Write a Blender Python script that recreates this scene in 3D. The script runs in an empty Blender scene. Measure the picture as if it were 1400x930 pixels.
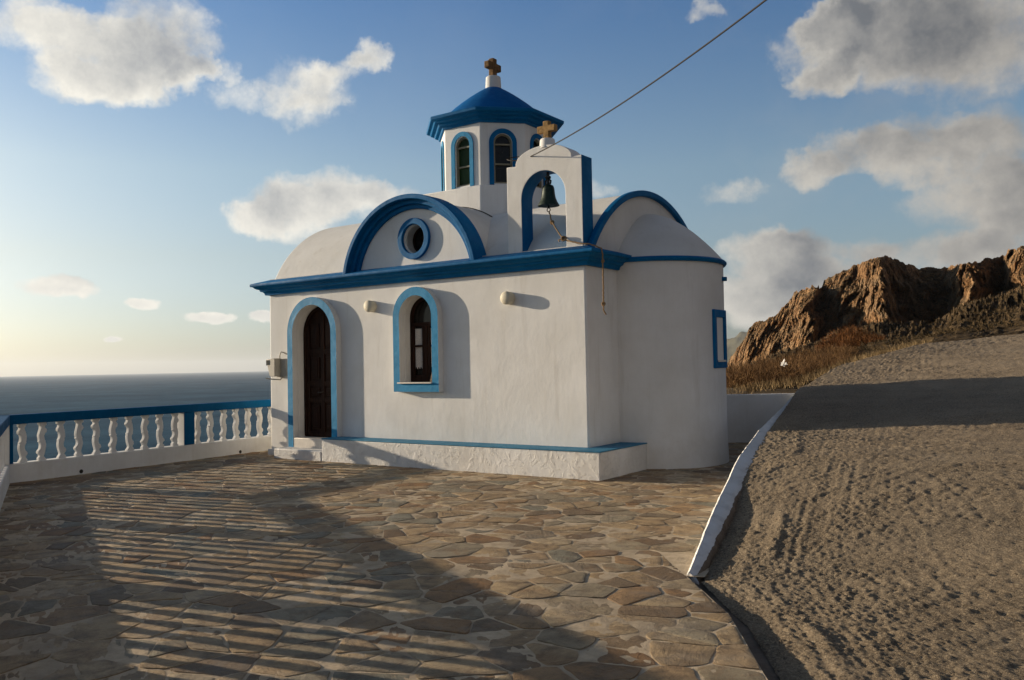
import bpy, math, random
import numpy as np
from mathutils import Vector, Matrix
random.seed(7); rng = np.random.default_rng(11)
R = math.radians
sc = bpy.context.scene
COL = sc.collection

# ------------------------------------------------------------------ helpers
class MB:
    """collects vertices and faces that become one mesh object"""
    def __init__(s): s.v = []; s.f = []; s.m = []
    def add(s, vs, fs, mi=0):
        b = len(s.v); s.v += [tuple(map(float, p)) for p in vs]
        s.f += [tuple(b + i for i in f) for f in fs]; s.m += [mi] * len(fs)
        return s
    def box(s, x0, x1, y0, y1, z0, z1, mi=0):
        return s.add([(x, y, z) for z in (z0, z1) for y in (y0, y1) for x in (x0, x1)],
              [(0, 2, 3, 1), (4, 5, 7, 6), (0, 1, 5, 4), (2, 6, 7, 3), (0, 4, 6, 2), (1, 3, 7, 5)], mi)
    def prism(s, pts, a0, a1, axis='y', mi=0, cap_mi=None):
        """polygon pts (u,v) extruded along an axis: y -> (u=x,v=z), x -> (u=y,v=z), z -> (u=x,v=y)"""
        n = len(pts)
        def P(u, v, a): return {'y': (u, a, v), 'x': (a, u, v), 'z': (u, v, a)}[axis]
        vs = [P(u, v, a0) for u, v in pts] + [P(u, v, a1) for u, v in pts]
        s.add(vs, [(i, (i + 1) % n, n + (i + 1) % n, n + i) for i in range(n)], mi)
        b = len(s.v) - 2 * n
        s.f += [tuple(b + i for i in range(n)), tuple(b + n + i for i in reversed(range(n)))]
        s.m += [mi if cap_mi is None else cap_mi, mi]
        return s
    def ring(s, outer, inner, a0, a1, axis='y', mi=0, front_mi=None, closed=True):
        """band between two outlines of equal length, extruded a0 (front) to a1"""
        n = len(outer)
        def P(p, a): return {'y': (p[0], a, p[1]), 'x': (a, p[0], p[1])}[axis]
        vs = [P(p, a0) for p in outer] + [P(p, a0) for p in inner] + [P(p, a1) for p in outer] + [P(p, a1) for p in inner]
        fs = []; ms = []
        rg = range(n) if closed else range(n - 1)
        for i in rg:
            j = (i + 1) % n
            fs += [(i, j, n + j, n + i), (2*n + i, 3*n + i, 3*n + j, 2*n + j), (i, 2*n + i, 2*n + j, j), (n + i, n + j, 3*n + j, 3*n + i)]
            ms += [mi if front_mi is None else front_mi, mi, mi, mi]
        if not closed:
            fs += [(0, n, 3*n, 2*n), (n - 1, 3*n - 1, 4*n - 1, 2*n - 1)]; ms += [mi, mi]
        b = len(s.v); s.v += vs; s.f += [tuple(b + k for k in f) for f in fs]; s.m += ms
        return s
    def tube(s, pts, r, n=8, mi=0, caps=True):
        pts = [Vector(p) for p in pts]; rs = r if isinstance(r, (list, tuple)) else [r] * len(pts)
        b = len(s.v); up = Vector((0, 0, 1)); prev = None
        for i, p in enumerate(pts):
            t = (pts[min(i + 1, len(pts) - 1)] - pts[max(i - 1, 0)]).normalized()
            if prev is None:
                a = t.cross(up if abs(t.z) < .9 else Vector((1, 0, 0))).normalized()
            else:
                a = (prev - t * prev.dot(t)).normalized()
            prev = a; c = t.cross(a)
            for k in range(n):
                w = 2 * math.pi * k / n
                s.v.append(tuple(p + (a * math.cos(w) + c * math.sin(w)) * rs[i]))
        for i in range(len(pts) - 1):
            for k in range(n):
                s.f.append((b + i*n + k, b + i*n + (k+1) % n, b + (i+1)*n + (k+1) % n, b + (i+1)*n + k)); s.m.append(mi)
        if caps:
            s.f.append(tuple(b + k for k in reversed(range(n)))); e = b + (len(pts) - 1) * n
            s.f.append(tuple(e + k for k in range(n))); s.m += [mi, mi]
        return s
    def lathe(s, prof, cx, cy, n=32, mi=0, rot=0.0, a0=0.0, a1=2*math.pi):
        full = abs(a1 - a0 - 2*math.pi) < 1e-6
        b = len(s.v); m = n if full else n + 1
        for r_, z in prof:
            for k in range(m):
                w = rot + a0 + (a1 - a0) * k / n
                s.v.append((cx + r_ * math.cos(w), cy + r_ * math.sin(w), z))
        for i in range(len(prof) - 1):
            for k in range(n):
                k2 = (k + 1) % m
                s.f.append((b + i*m + k, b + i*m + k2, b + (i+1)*m + k2, b + (i+1)*m + k)); s.m.append(mi)
        if full:
            s.f.append(tuple(b + k for k in reversed(range(m)))); e = b + (len(prof) - 1) * m
            s.f.append(tuple(e + k for k in range(m))); s.m += [mi, mi]
        return s
    def sweep(s, path, prof, closed=False, mi=0):
        """profile (out, z) swept along a plan path, mitred; out is to the right of travel"""
        n = len(path); P = [Vector((p[0], p[1])) for p in path]; b = len(s.v); k = len(prof)
        for i in range(n):
            if closed or 0 < i < n - 1:
                d0 = (P[i] - P[i - 1]).normalized(); d1 = (P[(i + 1) % n] - P[i]).normalized()
            else:
                d0 = d1 = (P[1] - P[0]).normalized() if i == 0 else (P[-1] - P[-2]).normalized()
            n0 = Vector((d0.y, -d0.x)); n1 = Vector((d1.y, -d1.x)); m = (n0 + n1).normalized(); m /= max(.2, m.dot(n0))
            for o, z in prof: s.v.append((P[i].x + m.x * o, P[i].y + m.y * o, z))
        for i in range(n if closed else n - 1):
            j = (i + 1) % n
            for q in range(k - 1):
                s.f.append((b + i*k + q, b + j*k + q, b + j*k + q + 1, b + i*k + q + 1)); s.m.append(mi)
            s.f.append((b + i*k + k - 1, b + j*k + k - 1, b + j*k, b + i*k)); s.m.append(mi)
        if not closed:
            s.f += [tuple(b + q for q in range(k)), tuple(b + (n-1)*k + q for q in reversed(range(k)))]; s.m += [mi, mi]
        return s

def rootloc(o):
    while o.parent: o = o.parent
    return Vector(o.location)

def tag(o, label=None, cat=None, group=None, kind=None):
    if label: o['label'] = label
    if cat: o['category'] = cat
    if group: o['group'] = group
    if kind: o['kind'] = kind
    return o

def obj(name, mb, mats, parent=None, bevel=0, smooth=0, seg=2, recalc=True, cut=None, origin=None):
    me = bpy.data.meshes.new(name)
    if not isinstance(mats, (list, tuple)): mats = [mats]
    o_ = rootloc(parent) if parent else Vector(origin or (0, 0, 0))
    me.from_pydata([tuple(Vector(v) - o_) for v in mb.v], [], mb.f)
    for m in mats: me.materials.append(m)
    me.polygons.foreach_set('material_index', mb.m)
    me.update()
    if recalc:
        import bmesh
        bm = bmesh.new(); bm.from_mesh(me); bmesh.ops.recalc_face_normals(bm, faces=bm.faces[:]); bm.to_mesh(me); bm.free()
    if smooth: smooth_by_angle(me, smooth)
    o = bpy.data.objects.new(name, me); COL.objects.link(o)
    if parent: o.parent = parent
    else: o.location = o_
    if cut:
        for c in cut:
            md = o.modifiers.new('cut', 'BOOLEAN'); md.operation = 'DIFFERENCE'; md.solver = 'EXACT'; md.object = c
        bpy.context.view_layer.update()
        dg = bpy.context.evaluated_depsgraph_get()
        new = bpy.data.meshes.new_from_object(o.evaluated_get(dg)); o.modifiers.clear(); o.data = new; new.name = name
        for c in cut: bpy.data.objects.remove(c)
        if smooth: smooth_by_angle(new, smooth)
    if bevel:
        md = o.modifiers.new('bevel', 'BEVEL'); md.width = bevel; md.segments = seg; md.limit_method = 'ANGLE'; md.angle_limit = R(40)
        md.harden_normals = False
        if not smooth: smooth_by_angle(o.data, 35)
    return o

def smooth_by_angle(me, deg):
    import bmesh
    bm = bmesh.new(); bm.from_mesh(me)
    for f in bm.faces: f.smooth = True
    for e in bm.edges:
        e.smooth = not (len(e.link_faces) != 2 or e.calc_face_angle(0) > R(deg))
    bm.to_mesh(me); bm.free()

def empty(name, loc, label, cat, group=None):
    o = bpy.data.objects.new(name, None); COL.objects.link(o); o.location = loc
    o.empty_display_size = .3
    return tag(o, label, cat, group)

def arc(cx, cz, r, a0, a1, n):
    return [(cx + r * math.cos(R(a0 + (a1 - a0) * i / n)), cz + r * math.sin(R(a0 + (a1 - a0) * i / n))) for i in range(n + 1)]

def arch(cx, half, zb, zs, n=24):
    """round-headed opening outline: bottom zb, springing zs"""
    return [(cx + half, zb)] + arc(cx, zs, half, 0, 180, n) + [(cx - half, zb)]

# ------------------------------------------------------------------ numpy noise
def vnoise(p, seed=0):
    """value noise for an (N,3) array, returns -1..1"""
    p = np.asarray(p, dtype=np.float64); i = np.floor(p).astype(np.int64); f = p - i; f = f*f*f*(f*(f*6 - 15) + 10)
    def h(a, b, c):
        n = (a * 374761393 + b * 668265263 + c * 2147483647 * 3 + seed * 1274126177) & 0xffffffff
        n = ((n ^ (n >> 13)) * 1274126177) & 0xffffffff
        n = (n ^ (n >> 16)) * 2246822519 & 0xffffffff
        return ((n ^ (n >> 15)) & 0xffffff) / 0xffffff
    x, y, z = i[:, 0], i[:, 1], i[:, 2]; fx, fy, fz = f[:, 0], f[:, 1], f[:, 2]
    r = 0
    for dx in (0, 1):
        for dy in (0, 1):
            for dz in (0, 1):
                w = (fx if dx else 1 - fx) * (fy if dy else 1 - fy) * (fz if dz else 1 - fz)
                r = r + w * h(x + dx, y + dy, z + dz)
    return r * 2 - 1
def fbm(p, oct=4, seed=0, gain=.5):
    a = 1; s = 0; t = 0; p = np.asarray(p, dtype=np.float64)
    for o in range(oct):
        s = s + a * vnoise(p * (2.03 ** o) + 17.3 * o, seed + o); t += a; a *= gain
    return s / t
def ridged(p, oct=4, seed=0, gain=.5):
    a = 1; s = 0; t = 0; p = np.asarray(p, dtype=np.float64)
    for o in range(oct):
        s = s + a * (1 - 2 * np.abs(vnoise(p * (2.07 ** o) + 9.1 * o, seed + o))); t += a; a *= gain
    return s / t

def grid_obj(name, X, Y, Z, mat, smooth=True, attrs=None):
    """rows x cols arrays -> one sheet"""
    nr, nc = X.shape
    me = bpy.data.meshes.new(name)
    co = np.stack([X, Y, Z], -1).reshape(-1, 3)
    idx = np.arange(nr * nc).reshape(nr, nc)
    q = np.stack([idx[:-1, :-1], idx[:-1, 1:], idx[1:, 1:], idx[1:, :-1]], -1).reshape(-1, 4)
    me.vertices.add(len(co)); me.vertices.foreach_set('co', co.ravel())
    me.loops.add(q.size); me.loops.foreach_set('vertex_index', q.ravel())
    me.polygons.add(len(q)); me.polygons.foreach_set('loop_start', np.arange(0, q.size, 4)); me.polygons.foreach_set('loop_total', np.full(len(q), 4))
    me.polygons.foreach_set('use_smooth', np.full(len(q), bool(smooth)))
    me.update(); me.validate()
    for k, a in (attrs or {}).items():
        at = me.attributes.new(k, 'FLOAT', 'POINT'); at.data.foreach_set('value', a.ravel().astype(np.float32))
    me.materials.append(mat)
    o = bpy.data.objects.new(name, me); COL.objects.link(o)
    return o

# ------------------------------------------------------------------ materials
def lin(r, g, b):
    f = lambda c: (c/255/12.92 if c/255 <= .04045 else ((c/255 + .055)/1.055) ** 2.4)
    return (f(r), f(g), f(b), 1)
class NT:
    def __init__(s, name, world=False):
        s.m = bpy.data.worlds.new(name) if world else bpy.data.materials.new(name)
        s.m.use_nodes = True; s.t = s.m.node_tree; s.t.nodes.clear()
    def n(s, typ, inputs=None, **kw):
        nd = s.t.nodes.new(typ)
        for k, v in kw.items(): setattr(nd, k, v)
        for k, v in (inputs or {}).items():
            i = nd.inputs[k]
            if isinstance(v, bpy.types.NodeSocket): s.t.links.new(v, i)
            else: i.default_value = v
        return nd
    def math(s, op, a, b=0.0, c=None, clamp=False):
        d = {0: a, 1: b}
        if c is not None: d[2] = c
        nd = s.n('ShaderNodeMath', d, operation=op); nd.use_clamp = clamp; return nd.outputs[0]
    def noise(s, scale, detail=4, rough=.55, vec=None, dist=0.0, out=0):
        d = {'Scale': scale, 'Detail': detail, 'Roughness': rough, 'Distortion': dist}
        if vec is not None: d['Vector'] = vec
        return s.n('ShaderNodeTexNoise', d).outputs[out]
    def vor(s, scale, vec=None, feature='F1', out='Distance', rand=1.0):
        d = {'Scale': scale, 'Randomness': rand}
        if vec is not None: d['Vector'] = vec
        return s.n('ShaderNodeTexVoronoi', d, feature=feature).outputs[out]
    def mix(s, f, a, b, mode='MIX'):
        nd = s.n('ShaderNodeMix', None, data_type='RGBA', blend_type=mode)
        for i, v in ((0, f), (6, a), (7, b)):
            if isinstance(v, bpy.types.NodeSocket): s.t.links.new(v, nd.inputs[i])
            else: nd.inputs[i].default_value = v
        return nd.outputs[2]
    def ramp(s, f, stops, interp='LINEAR'):
        nd = s.n('ShaderNodeValToRGB', {0: f}); cr = nd.color_ramp; cr.interpolation = interp
        while len(cr.elements) < len(stops): cr.elements.new(.5)
        for e, (p, c) in zip(cr.elements, stops): e.position = p; e.color = c if len(c) == 4 else (*c, 1)
        return nd.outputs[0]
    def mr(s, v, a, b, c=0.0, d=1.0, smooth=False):
        nd = s.n('ShaderNodeMapRange', {0: v, 1: a, 2: b, 3: c, 4: d}); nd.clamp = True
        if smooth: nd.interpolation_type = 'SMOOTHSTEP'
        return nd.outputs[0]
    def pos(s): return s.n('ShaderNodeNewGeometry').outputs['Position']
    def scaled(s, v, x, y, z, rot=(0, 0, 0)):
        return s.n('ShaderNodeMapping', {'Vector': v, 'Scale': (x, y, z), 'Rotation': rot}).outputs[0]
    def bump(s, h, dist, strength=1.0, normal=None):
        d = {'Height': h, 'Distance': dist, 'Strength': strength}
        if normal is not None: d['Normal'] = normal
        return s.n('ShaderNodeBump', d).outputs[0]
    def surf(s, color, rough=.7, normal=None, spec=.3, metal=0.0, extra=None):
        d = {'Base Color': color, 'Roughness': rough, 'Specular IOR Level': spec, 'Metallic': metal}
        if normal is not None: d['Normal'] = normal
        d.update(extra or {})
        b = s.n('ShaderNodeBsdfPrincipled', d)
        s.n('ShaderNodeOutputMaterial', {'Surface': b.outputs[0]}); return s.m

def mat_white(name, lump=.0026, fine=.0011, dirt=.5, base=(.742, .745, .738), peel=0.0):
    t = NT(name); p = t.pos()
    c = t.mix(t.mr(t.noise(1.1, 5, .6, p), .35, .7), (*base, 1), (base[0]*.86, base[1]*.85, base[2]*.83, 1))
    st = t.mr(t.noise(1.0, 5, .65, t.scaled(p, 5, 5, .55)), .56, .8)        # rain streaks
    c = t.mix(t.math('MULTIPLY', st, dirt), c, (.48, .45, .40, 1))
    sp = t.mr(t.noise(38, 3, .6, p), .66, .74); c = t.mix(t.math('MULTIPLY', sp, dirt*.7), c, (.42, .38, .33, 1))
    zz = t.n('ShaderNodeSeparateXYZ', {0: p}).outputs[2]
    sd = t.math('MULTIPLY', t.mr(zz, .35, 1.05, 1, 0), t.mr(t.noise(2.4, 6, .7, p), .42, .66)); c = t.mix(t.math('MULTIPLY', sd, .30), c, (.50, .47, .42, 1))
    br = t.mr(t.noise(1.0, 4, .6, t.scaled(p, 22, 22, 2.5)), .35, .7, 0, .10); c = t.mix(br, c, (.55, .54, .52, 1))
    n1 = t.bump(t.noise(2.6, 3, .5, p), lump * 2.4, 1)
    n2 = t.bump(t.noise(13, 4, .6, p), lump, 1, n1)
    n3 = t.bump(t.noise(120, 3, .6, p), fine, .7, n2)
    if peel:
        v = t.mr(t.noise(7, 6, .7, p, .6), .5, .62)
        n3 = t.bump(v, peel, 1, n3)
    return t.surf(c, .85, n3, .2)

def mat_blue(name, base=(.012, .150, .40), rough=.42, spec=.5, dark=.55):
    t = NT(name); p = t.pos()
    c = t.mix(t.mr(t.noise(3, 5, .6, p), .35, .72), (*base, 1), (base[0]*dark, base[1]*.8, base[2]*.8, 1))
    c = t.mix(t.math('MULTIPLY', t.mr(t.noise(15, 6, .75, p), .52, .70), .45), c, (base[0]*2 + .012, base[1]*1.35 + .02, base[2]*1.15 + .02, 1))
    n1 = t.bump(t.noise(9, 3, .5, p), .006, 1); n2 = t.bump(t.noise(90, 3, .6, p), .001, .7, n1)
    return t.surf(c, t.mr(t.noise(6, 3, .5, p), .3, .7, rough - .08, rough + .12), n2, spec)

M = {}
M['white'] = mat_white('whitewash')
M['white_rough'] = mat_white('whitewash_peeling', .005, .002, .5, peel=.007)
M['white_vault'] = mat_white('whitewash_vault', .003, .001, .55, (.67, .67, .65))
M['blue'] = mat_blue('blue_paint', (.001, .120, .315), .55, .08)
M['blue_sunlit'] = mat_blue('blue_paint_sunlit', (.022, .235, .46), .55, .10, .85)  # paler copy of the same blue paint, sunlit tone put into its colour
M['blue_dusty'] = mat_blue('blue_paint_dusty', (.045, .20, .33), .6, .12, .9)
M['blue_dark'] = mat_blue('blue_paint_deep', (.001, .105, .33), .6, .08)
M['rail_blue'] = mat_blue('railing_blue', (.001, .085, .215), .6, .05)

def mat_simple(name, col, rough=.6, spec=.3, metal=0.0, nscale=20, amp=.15, bump=.001):
    t = NT(name); p = t.pos()
    c = t.mix(t.mr(t.noise(nscale, 4, .6, p), .3, .7), (*[v*(1-amp) for v in col], 1), (*[v*(1+amp) for v in col], 1))
    return t.surf(c, rough, t.bump(t.noise(nscale*3, 3, .6, p), bump), spec, metal)
M['bell'] = mat_simple('bell_bronze_green', (.014, .028, .017), .5, .4, .3, 30, .4)
M['iron'] = mat_simple('dark_iron', (.03, .028, .025), .6, .4, .4, 40, .4)
M['rope'] = mat_simple('rope_fibre', (.26, .17, .09), .9, .1, 0, 90, .35, .002)
M['stone_cross'] = mat_simple('ochre_stone', (.30, .185, .075), .85, .2, 0, 18, .45, .006)
M['stone_cross_shaded'] = mat_simple('shaded_stone', (.17, .10, .045), .85, .2, 0, 18, .5, .008)  # darker copy of the cross stone, with shade put into its colour
M['plastic'] = mat_simple('cream_plastic', (.58, .54, .43), .6, .2, 0, 8, .06, 0)
M['black'] = mat_simple('black_gloss', (.01, .01, .012), .15, .6, 0, 8, .1, 0)
M['grey_box'] = mat_simple('grey_box', (.36, .34, .29), .5, .4, 0, 12, .1, .0005)
M['cable'] = mat_simple('cable_sheath', (.022, .018, .015), .7, .2, 0, 50, .3, 0)
M['curtain'] = mat_simple('lace_curtain', (.55, .52, .48), .9, .1, 0, 60, .25, .002)
M['marble'] = mat_simple('pale_marble', (.62, .58, .52), .5, .3, 0, 10, .1, .001)
M['card'] = mat_simple('brown_board', (.30, .22, .15), .8, .2, 0, 20, .15, 0)
M['bag'] = mat_simple('white_film', (.75, .74, .72), .5, .3, 0, 30, .1, .002)
def mat_wood():
    t = NT('dark_door_wood'); p = t.pos()
    g = t.noise(1, 5, .6, t.scaled(p, 40, 40, 2.5), .6)
    c = t.ramp(g, [(.3, (.009, .004, .0025)), (.6, (.026, .010, .005)), (.8, (.050, .020, .009))])
    return t.surf(c, .6, t.bump(g, .001), .12)
M['wood'] = mat_wood()
def mat_glass(name, col, rough=.12, spec=.22):
    t = NT(name); p = t.pos()
    c = t.mix(t.mr(t.noise(3, 3, .5, p), .3, .7), (*[v*.6 for v in col], 1), (*col, 1))
    return t.surf(c, rough, t.bump(t.noise(4, 2, .5, p), .002), spec)
M['glass_dark'] = mat_glass('dark_glass', (.008, .007, .006))
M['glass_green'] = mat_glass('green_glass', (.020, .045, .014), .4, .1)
M['frame_grey'] = mat_simple('window_frame_grey', (.23, .21, .15), .6, .3, 0, 20, .15, 0)

def mat_flag():
    """cleft flagstone, one tone per stone from the mesh attribute"""
    t = NT('flagstone'); p = t.pos()
    a = t.n('ShaderNodeAttribute', None, attribute_name='tone').outputs['Fac']
    a2 = t.math('FRACT', t.math('MULTIPLY', a, 7.31)); a3 = t.math('FRACT', t.math('MULTIPLY', a, 23.7))
    c = t.ramp(a, [(0, (.37, .255, .135)), (.2, (.48, .355, .205)), (.32, (.30, .165, .070)), (.46, (.44, .325, .19)), (.60, (.22, .215, .165)),
                   (.74, (.54, .405, .24)), (.88, (.17, .110, .062)), (1, (.34, .285, .19))])
    c = t.mix(t.math('MULTIPLY', t.mr(t.noise(5, 6, .7, p, .5), .42, .68), .85), c, (.125, .090, .058, 1))
    rust = t.math('MULTIPLY', t.mr(t.noise(3.3, 5, .7, p, .8), .52, .7), a2)
    c = t.mix(t.math('MULTIPLY', rust, .7), c, (.26, .14, .06, 1))
    c = t.mix(t.math('MULTIPLY', t.mr(t.noise(2.1, 6, .7, p), .5, .75), .5), c, (.33, .31, .27, 1))      # dried mortar film
    c = t.mix(t.math('MULTIPLY', t.mr(t.noise(60, 4, .7, p), .55, .8), .35), c, (.07, .06, .05, 1))
    # cleft layers: stretched noise turned by the stone's own tone
    rot = t.n('ShaderNodeCombineXYZ', {2: t.math('MULTIPLY', a3, 3.0)}).outputs[0]
    v = t.n('ShaderNodeVectorRotate', {'Vector': p, 'Rotation': rot}, rotation_type='EULER_XYZ').outputs[0]
    lay = t.noise(1, 5, .62, t.scaled(v, 3.2, 15, 6), .7)
    st = t.math('SNAP', t.math('MULTIPLY', lay, 1.0), .09)
    h = t.math('ADD', t.math('MULTIPLY', st, .85), t.math('MULTIPLY', lay, .35))
    n1 = t.bump(h, .042, 1); n2 = t.bump(t.noise(40, 7, .75, p), .018, 1, n1); n3 = t.bump(t.noise(200, 3, .6, p), .001, .6, n2)
    return t.surf(c, .68, n3, .28)
M['flag'] = mat_flag()
def mat_mortar():
    t = NT('paving_mortar'); p = t.pos()
    c = t.mix(t.mr(t.noise(9, 5, .65, p), .3, .7), (.60, .485, .34, 1), (.40, .315, .21, 1))
    c = t.mix(t.math('MULTIPLY', t.mr(t.noise(1.5, 4, .6, p), .45, .7), .5), c, (.15, .12, .09, 1))
    n = t.bump(t.noise(26, 5, .7, p), .008, 1); n = t.bump(t.noise(130, 3, .6, p), .002, .8, n)
    return t.surf(c, .85, n, .2)
M['mortar'] = mat_mortar()
def mat_road():
    t = NT('rough_concrete'); p = t.pos()
    c = t.mix(t.mr(t.noise(1.2, 5, .65, p), .32, .68), (.300, .232, .155, 1), (.190, .145, .096, 1))
    c = t.mix(t.math('MULTIPLY', t.mr(t.vor(24, p, 'F1', 'Distance'), .30, .16), .55), c, (.42, .34, .24, 1))
    c = t.mix(t.math('MULTIPLY', t.mr(t.noise(.55, 4, .6, p), .5, .68), .6), c, (.255, .208, .150, 1))
    c = t.mix(t.math('MULTIPLY', t.mr(t.noise(70, 4, .75, p), .50, .62), .85), c, (.50, .40, .27, 1))
    c = t.mix(t.math('MULTIPLY', t.mr(t.noise(38, 5, .78, p), .53, .64), .85), c, (.070, .055, .04, 1))
    agg = t.vor(62, p)
    pm = t.mr(t.noise(2.4, 4, .6, p), .40, .60)
    n0 = t.bump(t.noise(22, 4, .65, p), .010, .8)
    n1 = t.bump(t.math('MULTIPLY', t.mr(agg, .0, .5, 1, 0), pm), .010, 1, n0)
    n2 = t.bump(t.noise(60, 5, .8, p), .026, 1, n1)
    return t.surf(c, .85, n2, .2)
M['road'] = mat_road()
def mat_gutter():
    t = NT('smooth_gutter_concrete'); p = t.pos()
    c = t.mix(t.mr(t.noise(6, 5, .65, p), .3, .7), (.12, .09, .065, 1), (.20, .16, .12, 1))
    return t.surf(c, .8, t.bump(t.noise(30, 4, .6, p), .006), .2)
M['gutter'] = mat_gutter()
def mat_rock():
    t = NT('cliff_rock'); p = t.pos(); g = t.n('ShaderNodeNewGeometry')
    nz = t.n('ShaderNodeSeparateXYZ', {0: g.outputs['True Normal']}).outputs[2]
    f = t.n('ShaderNodeAttribute', None, attribute_name='face').outputs['Fac']
    c = t.ramp(t.noise(.13, 7, .66, t.scaled(p, 1, 1, .5), .4), [(.28, (.20, .105, .052)), (.45, (.44, .245, .115)), (.6, (.56, .34, .17)), (.78, (.26, .155, .085))])
    c = t.mix(t.math('MULTIPLY', t.mr(t.noise(.5, 5, .7, t.scaled(p, 1, 1, .25)), .5, .7), .6), c, (.33, .17, .085, 1))
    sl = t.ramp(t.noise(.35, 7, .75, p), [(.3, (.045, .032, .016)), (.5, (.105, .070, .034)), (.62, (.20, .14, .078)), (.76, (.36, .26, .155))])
    c = t.mix(t.math('MULTIPLY', t.mr(t.noise(.22, 6, .75, p, .6), .50, .64), .55), c, (.14, .085, .048, 1))
    wp = t.n('ShaderNodeVectorMath', {0: p, 1: t.n('ShaderNodeVectorMath', {0: t.noise(.25, 4, .6, p, out=1), 1: (6, 6, 6)}, operation='MULTIPLY').outputs[0]}, operation='ADD').outputs[0]
    ck = t.vor(.16, t.scaled(wp, 1, 1, .55), 'DISTANCE_TO_EDGE'); ck2 = t.vor(.55, wp, 'DISTANCE_TO_EDGE')
    c = t.mix(t.mr(ck, .02, .08, .7, 0), c, (.07, .04, .02, 1)); c = t.mix(t.mr(ck2, .01, .07, .5, 0), c, (.09, .052, .028, 1))
    strat = t.noise(1.0, 5, .65, t.scaled(wp, .05, .05, .55)); c = t.mix(t.mr(strat, .48, .60, 0, .5), c, (.45, .33, .21, 1))
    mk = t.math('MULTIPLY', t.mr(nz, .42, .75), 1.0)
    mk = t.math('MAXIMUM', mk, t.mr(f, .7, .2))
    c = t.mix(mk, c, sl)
    n = t.bump(t.math('ADD', t.mr(ck, 0, .12), t.math('MULTIPLY', t.mr(ck2, 0, .12), .4)), 1.6, 1); n = t.bump(t.noise(.8, 8, .75, p), 1.5, 1, n); n = t.bump(t.vor(.55, t.scaled(p, 1, 1, .4)), .8, .6, n)
    return t.surf(c, .95, n, .1)
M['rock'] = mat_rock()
def mat_ground():
    t = NT('dry_ground'); p = t.pos()
    c = t.ramp(t.noise(.9, 7, .7, p), [(.3, (.06, .045, .025)), (.5, (.13, .095, .055)), (.7, (.22, .17, .11))])
    n = t.bump(t.noise(5, 7, .7, p), .12, 1)
    return t.surf(c, .95, n, .1)
M['ground'] = mat_ground()
def mat_far(name, a, b, sc_):
    t = NT(name); p = t.pos()
    c = t.mix(t.noise(sc_, 6, .6, p), (*a, 1), (*b, 1)); return t.surf(c, 1, None, 0)
M['far'] = mat_far('far_hill', (.07, .075, .05), (.17, .15, .10), .002)
def mat_twig(name, a, b):
    t = NT(name); r = t.n('ShaderNodeNewGeometry').outputs['Random Per Island']
    c = t.mix(r, (*a, 1), (*b, 1)); return t.surf(c, .8, None, .15)
M['twig'] = mat_twig('dry_twigs', (.060, .030, .013), (.24, .135, .055))
M['twig_red'] = mat_twig('rust_twigs', (.075, .028, .009), (.22, .095, .028))
M['twig_dark'] = mat_twig('dark_scrub', (.035, .026, .012), (.13, .085, .038))
M['twig_pale'] = mat_twig('straw', (.11, .075, .035), (.30, .21, .105))
def mat_sea():
    t = NT('sea_water'); p = t.pos()
    d = t.math('LOGARITHM', t.math('ADD', t.n('ShaderNodeVectorMath', {0: p}, operation='LENGTH').outputs['Value'], 1), 10)
    w1 = t.noise(.16, 6, .62, t.scaled(p, 1, 1, 1, (0, 0, R(25))), .3)
    w2 = t.noise(.9, 5, .65, p); w3 = t.noise(.012, 4, .6, t.scaled(p, 1, .35, 1))
    h = t.math('ADD', t.math('MULTIPLY', w1, 1.0), t.math('MULTIPLY', w2, .30))
    n = t.bump(h, .9, 1.0)
    wv = t.noise(.006, 13, .80, t.scaled(p, 1, 1, 1, (0, 0, R(25))), .2)
    c = t.mix(t.mr(wv, .38, .64), (.003, .013, .020, 1), (.048, .102, .130, 1))
    c = t.mix(t.math('MULTIPLY', t.mr(w3, .3, .7), .3), c, (.025, .045, .060, 1))
    df = t.n('ShaderNodeBsdfDiffuse', {'Color': c, 'Normal': n}).outputs[0]
    gl = t.n('ShaderNodeBsdfGlossy', {'Color': (.34, .64, .92, 1), 'Roughness': .35, 'Normal': n}).outputs[0]
    lwt = t.n('ShaderNodeLayerWeight', {'Blend': .5, 'Normal': n}).outputs['Facing']
    mx = t.n('ShaderNodeMixShader', {0: t.mr(lwt, .75, 1.0, .03, .12), 1: df, 2: gl})
    t.n('ShaderNodeOutputMaterial', {'Surface': mx.outputs[0]}); return t.m
M['sea'] = mat_sea()

# ------------------------------------------------------------------ layout constants (metres, chapel front wall on y=0)
SUN_AZ, SUN_EL = 12.0, 10.8                     # light travels along +x turned 12 deg to +y
Cc = np.array([-7.19, -4.59]); U = np.array([.895, -.446]); N_ = np.array([.446, .895])
FAR0 = np.array([-7.19, -4.59]); FAR1 = np.array([-7.62, .6])
LW, WD, HW = 6.96, 4.28, 3.30

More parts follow.
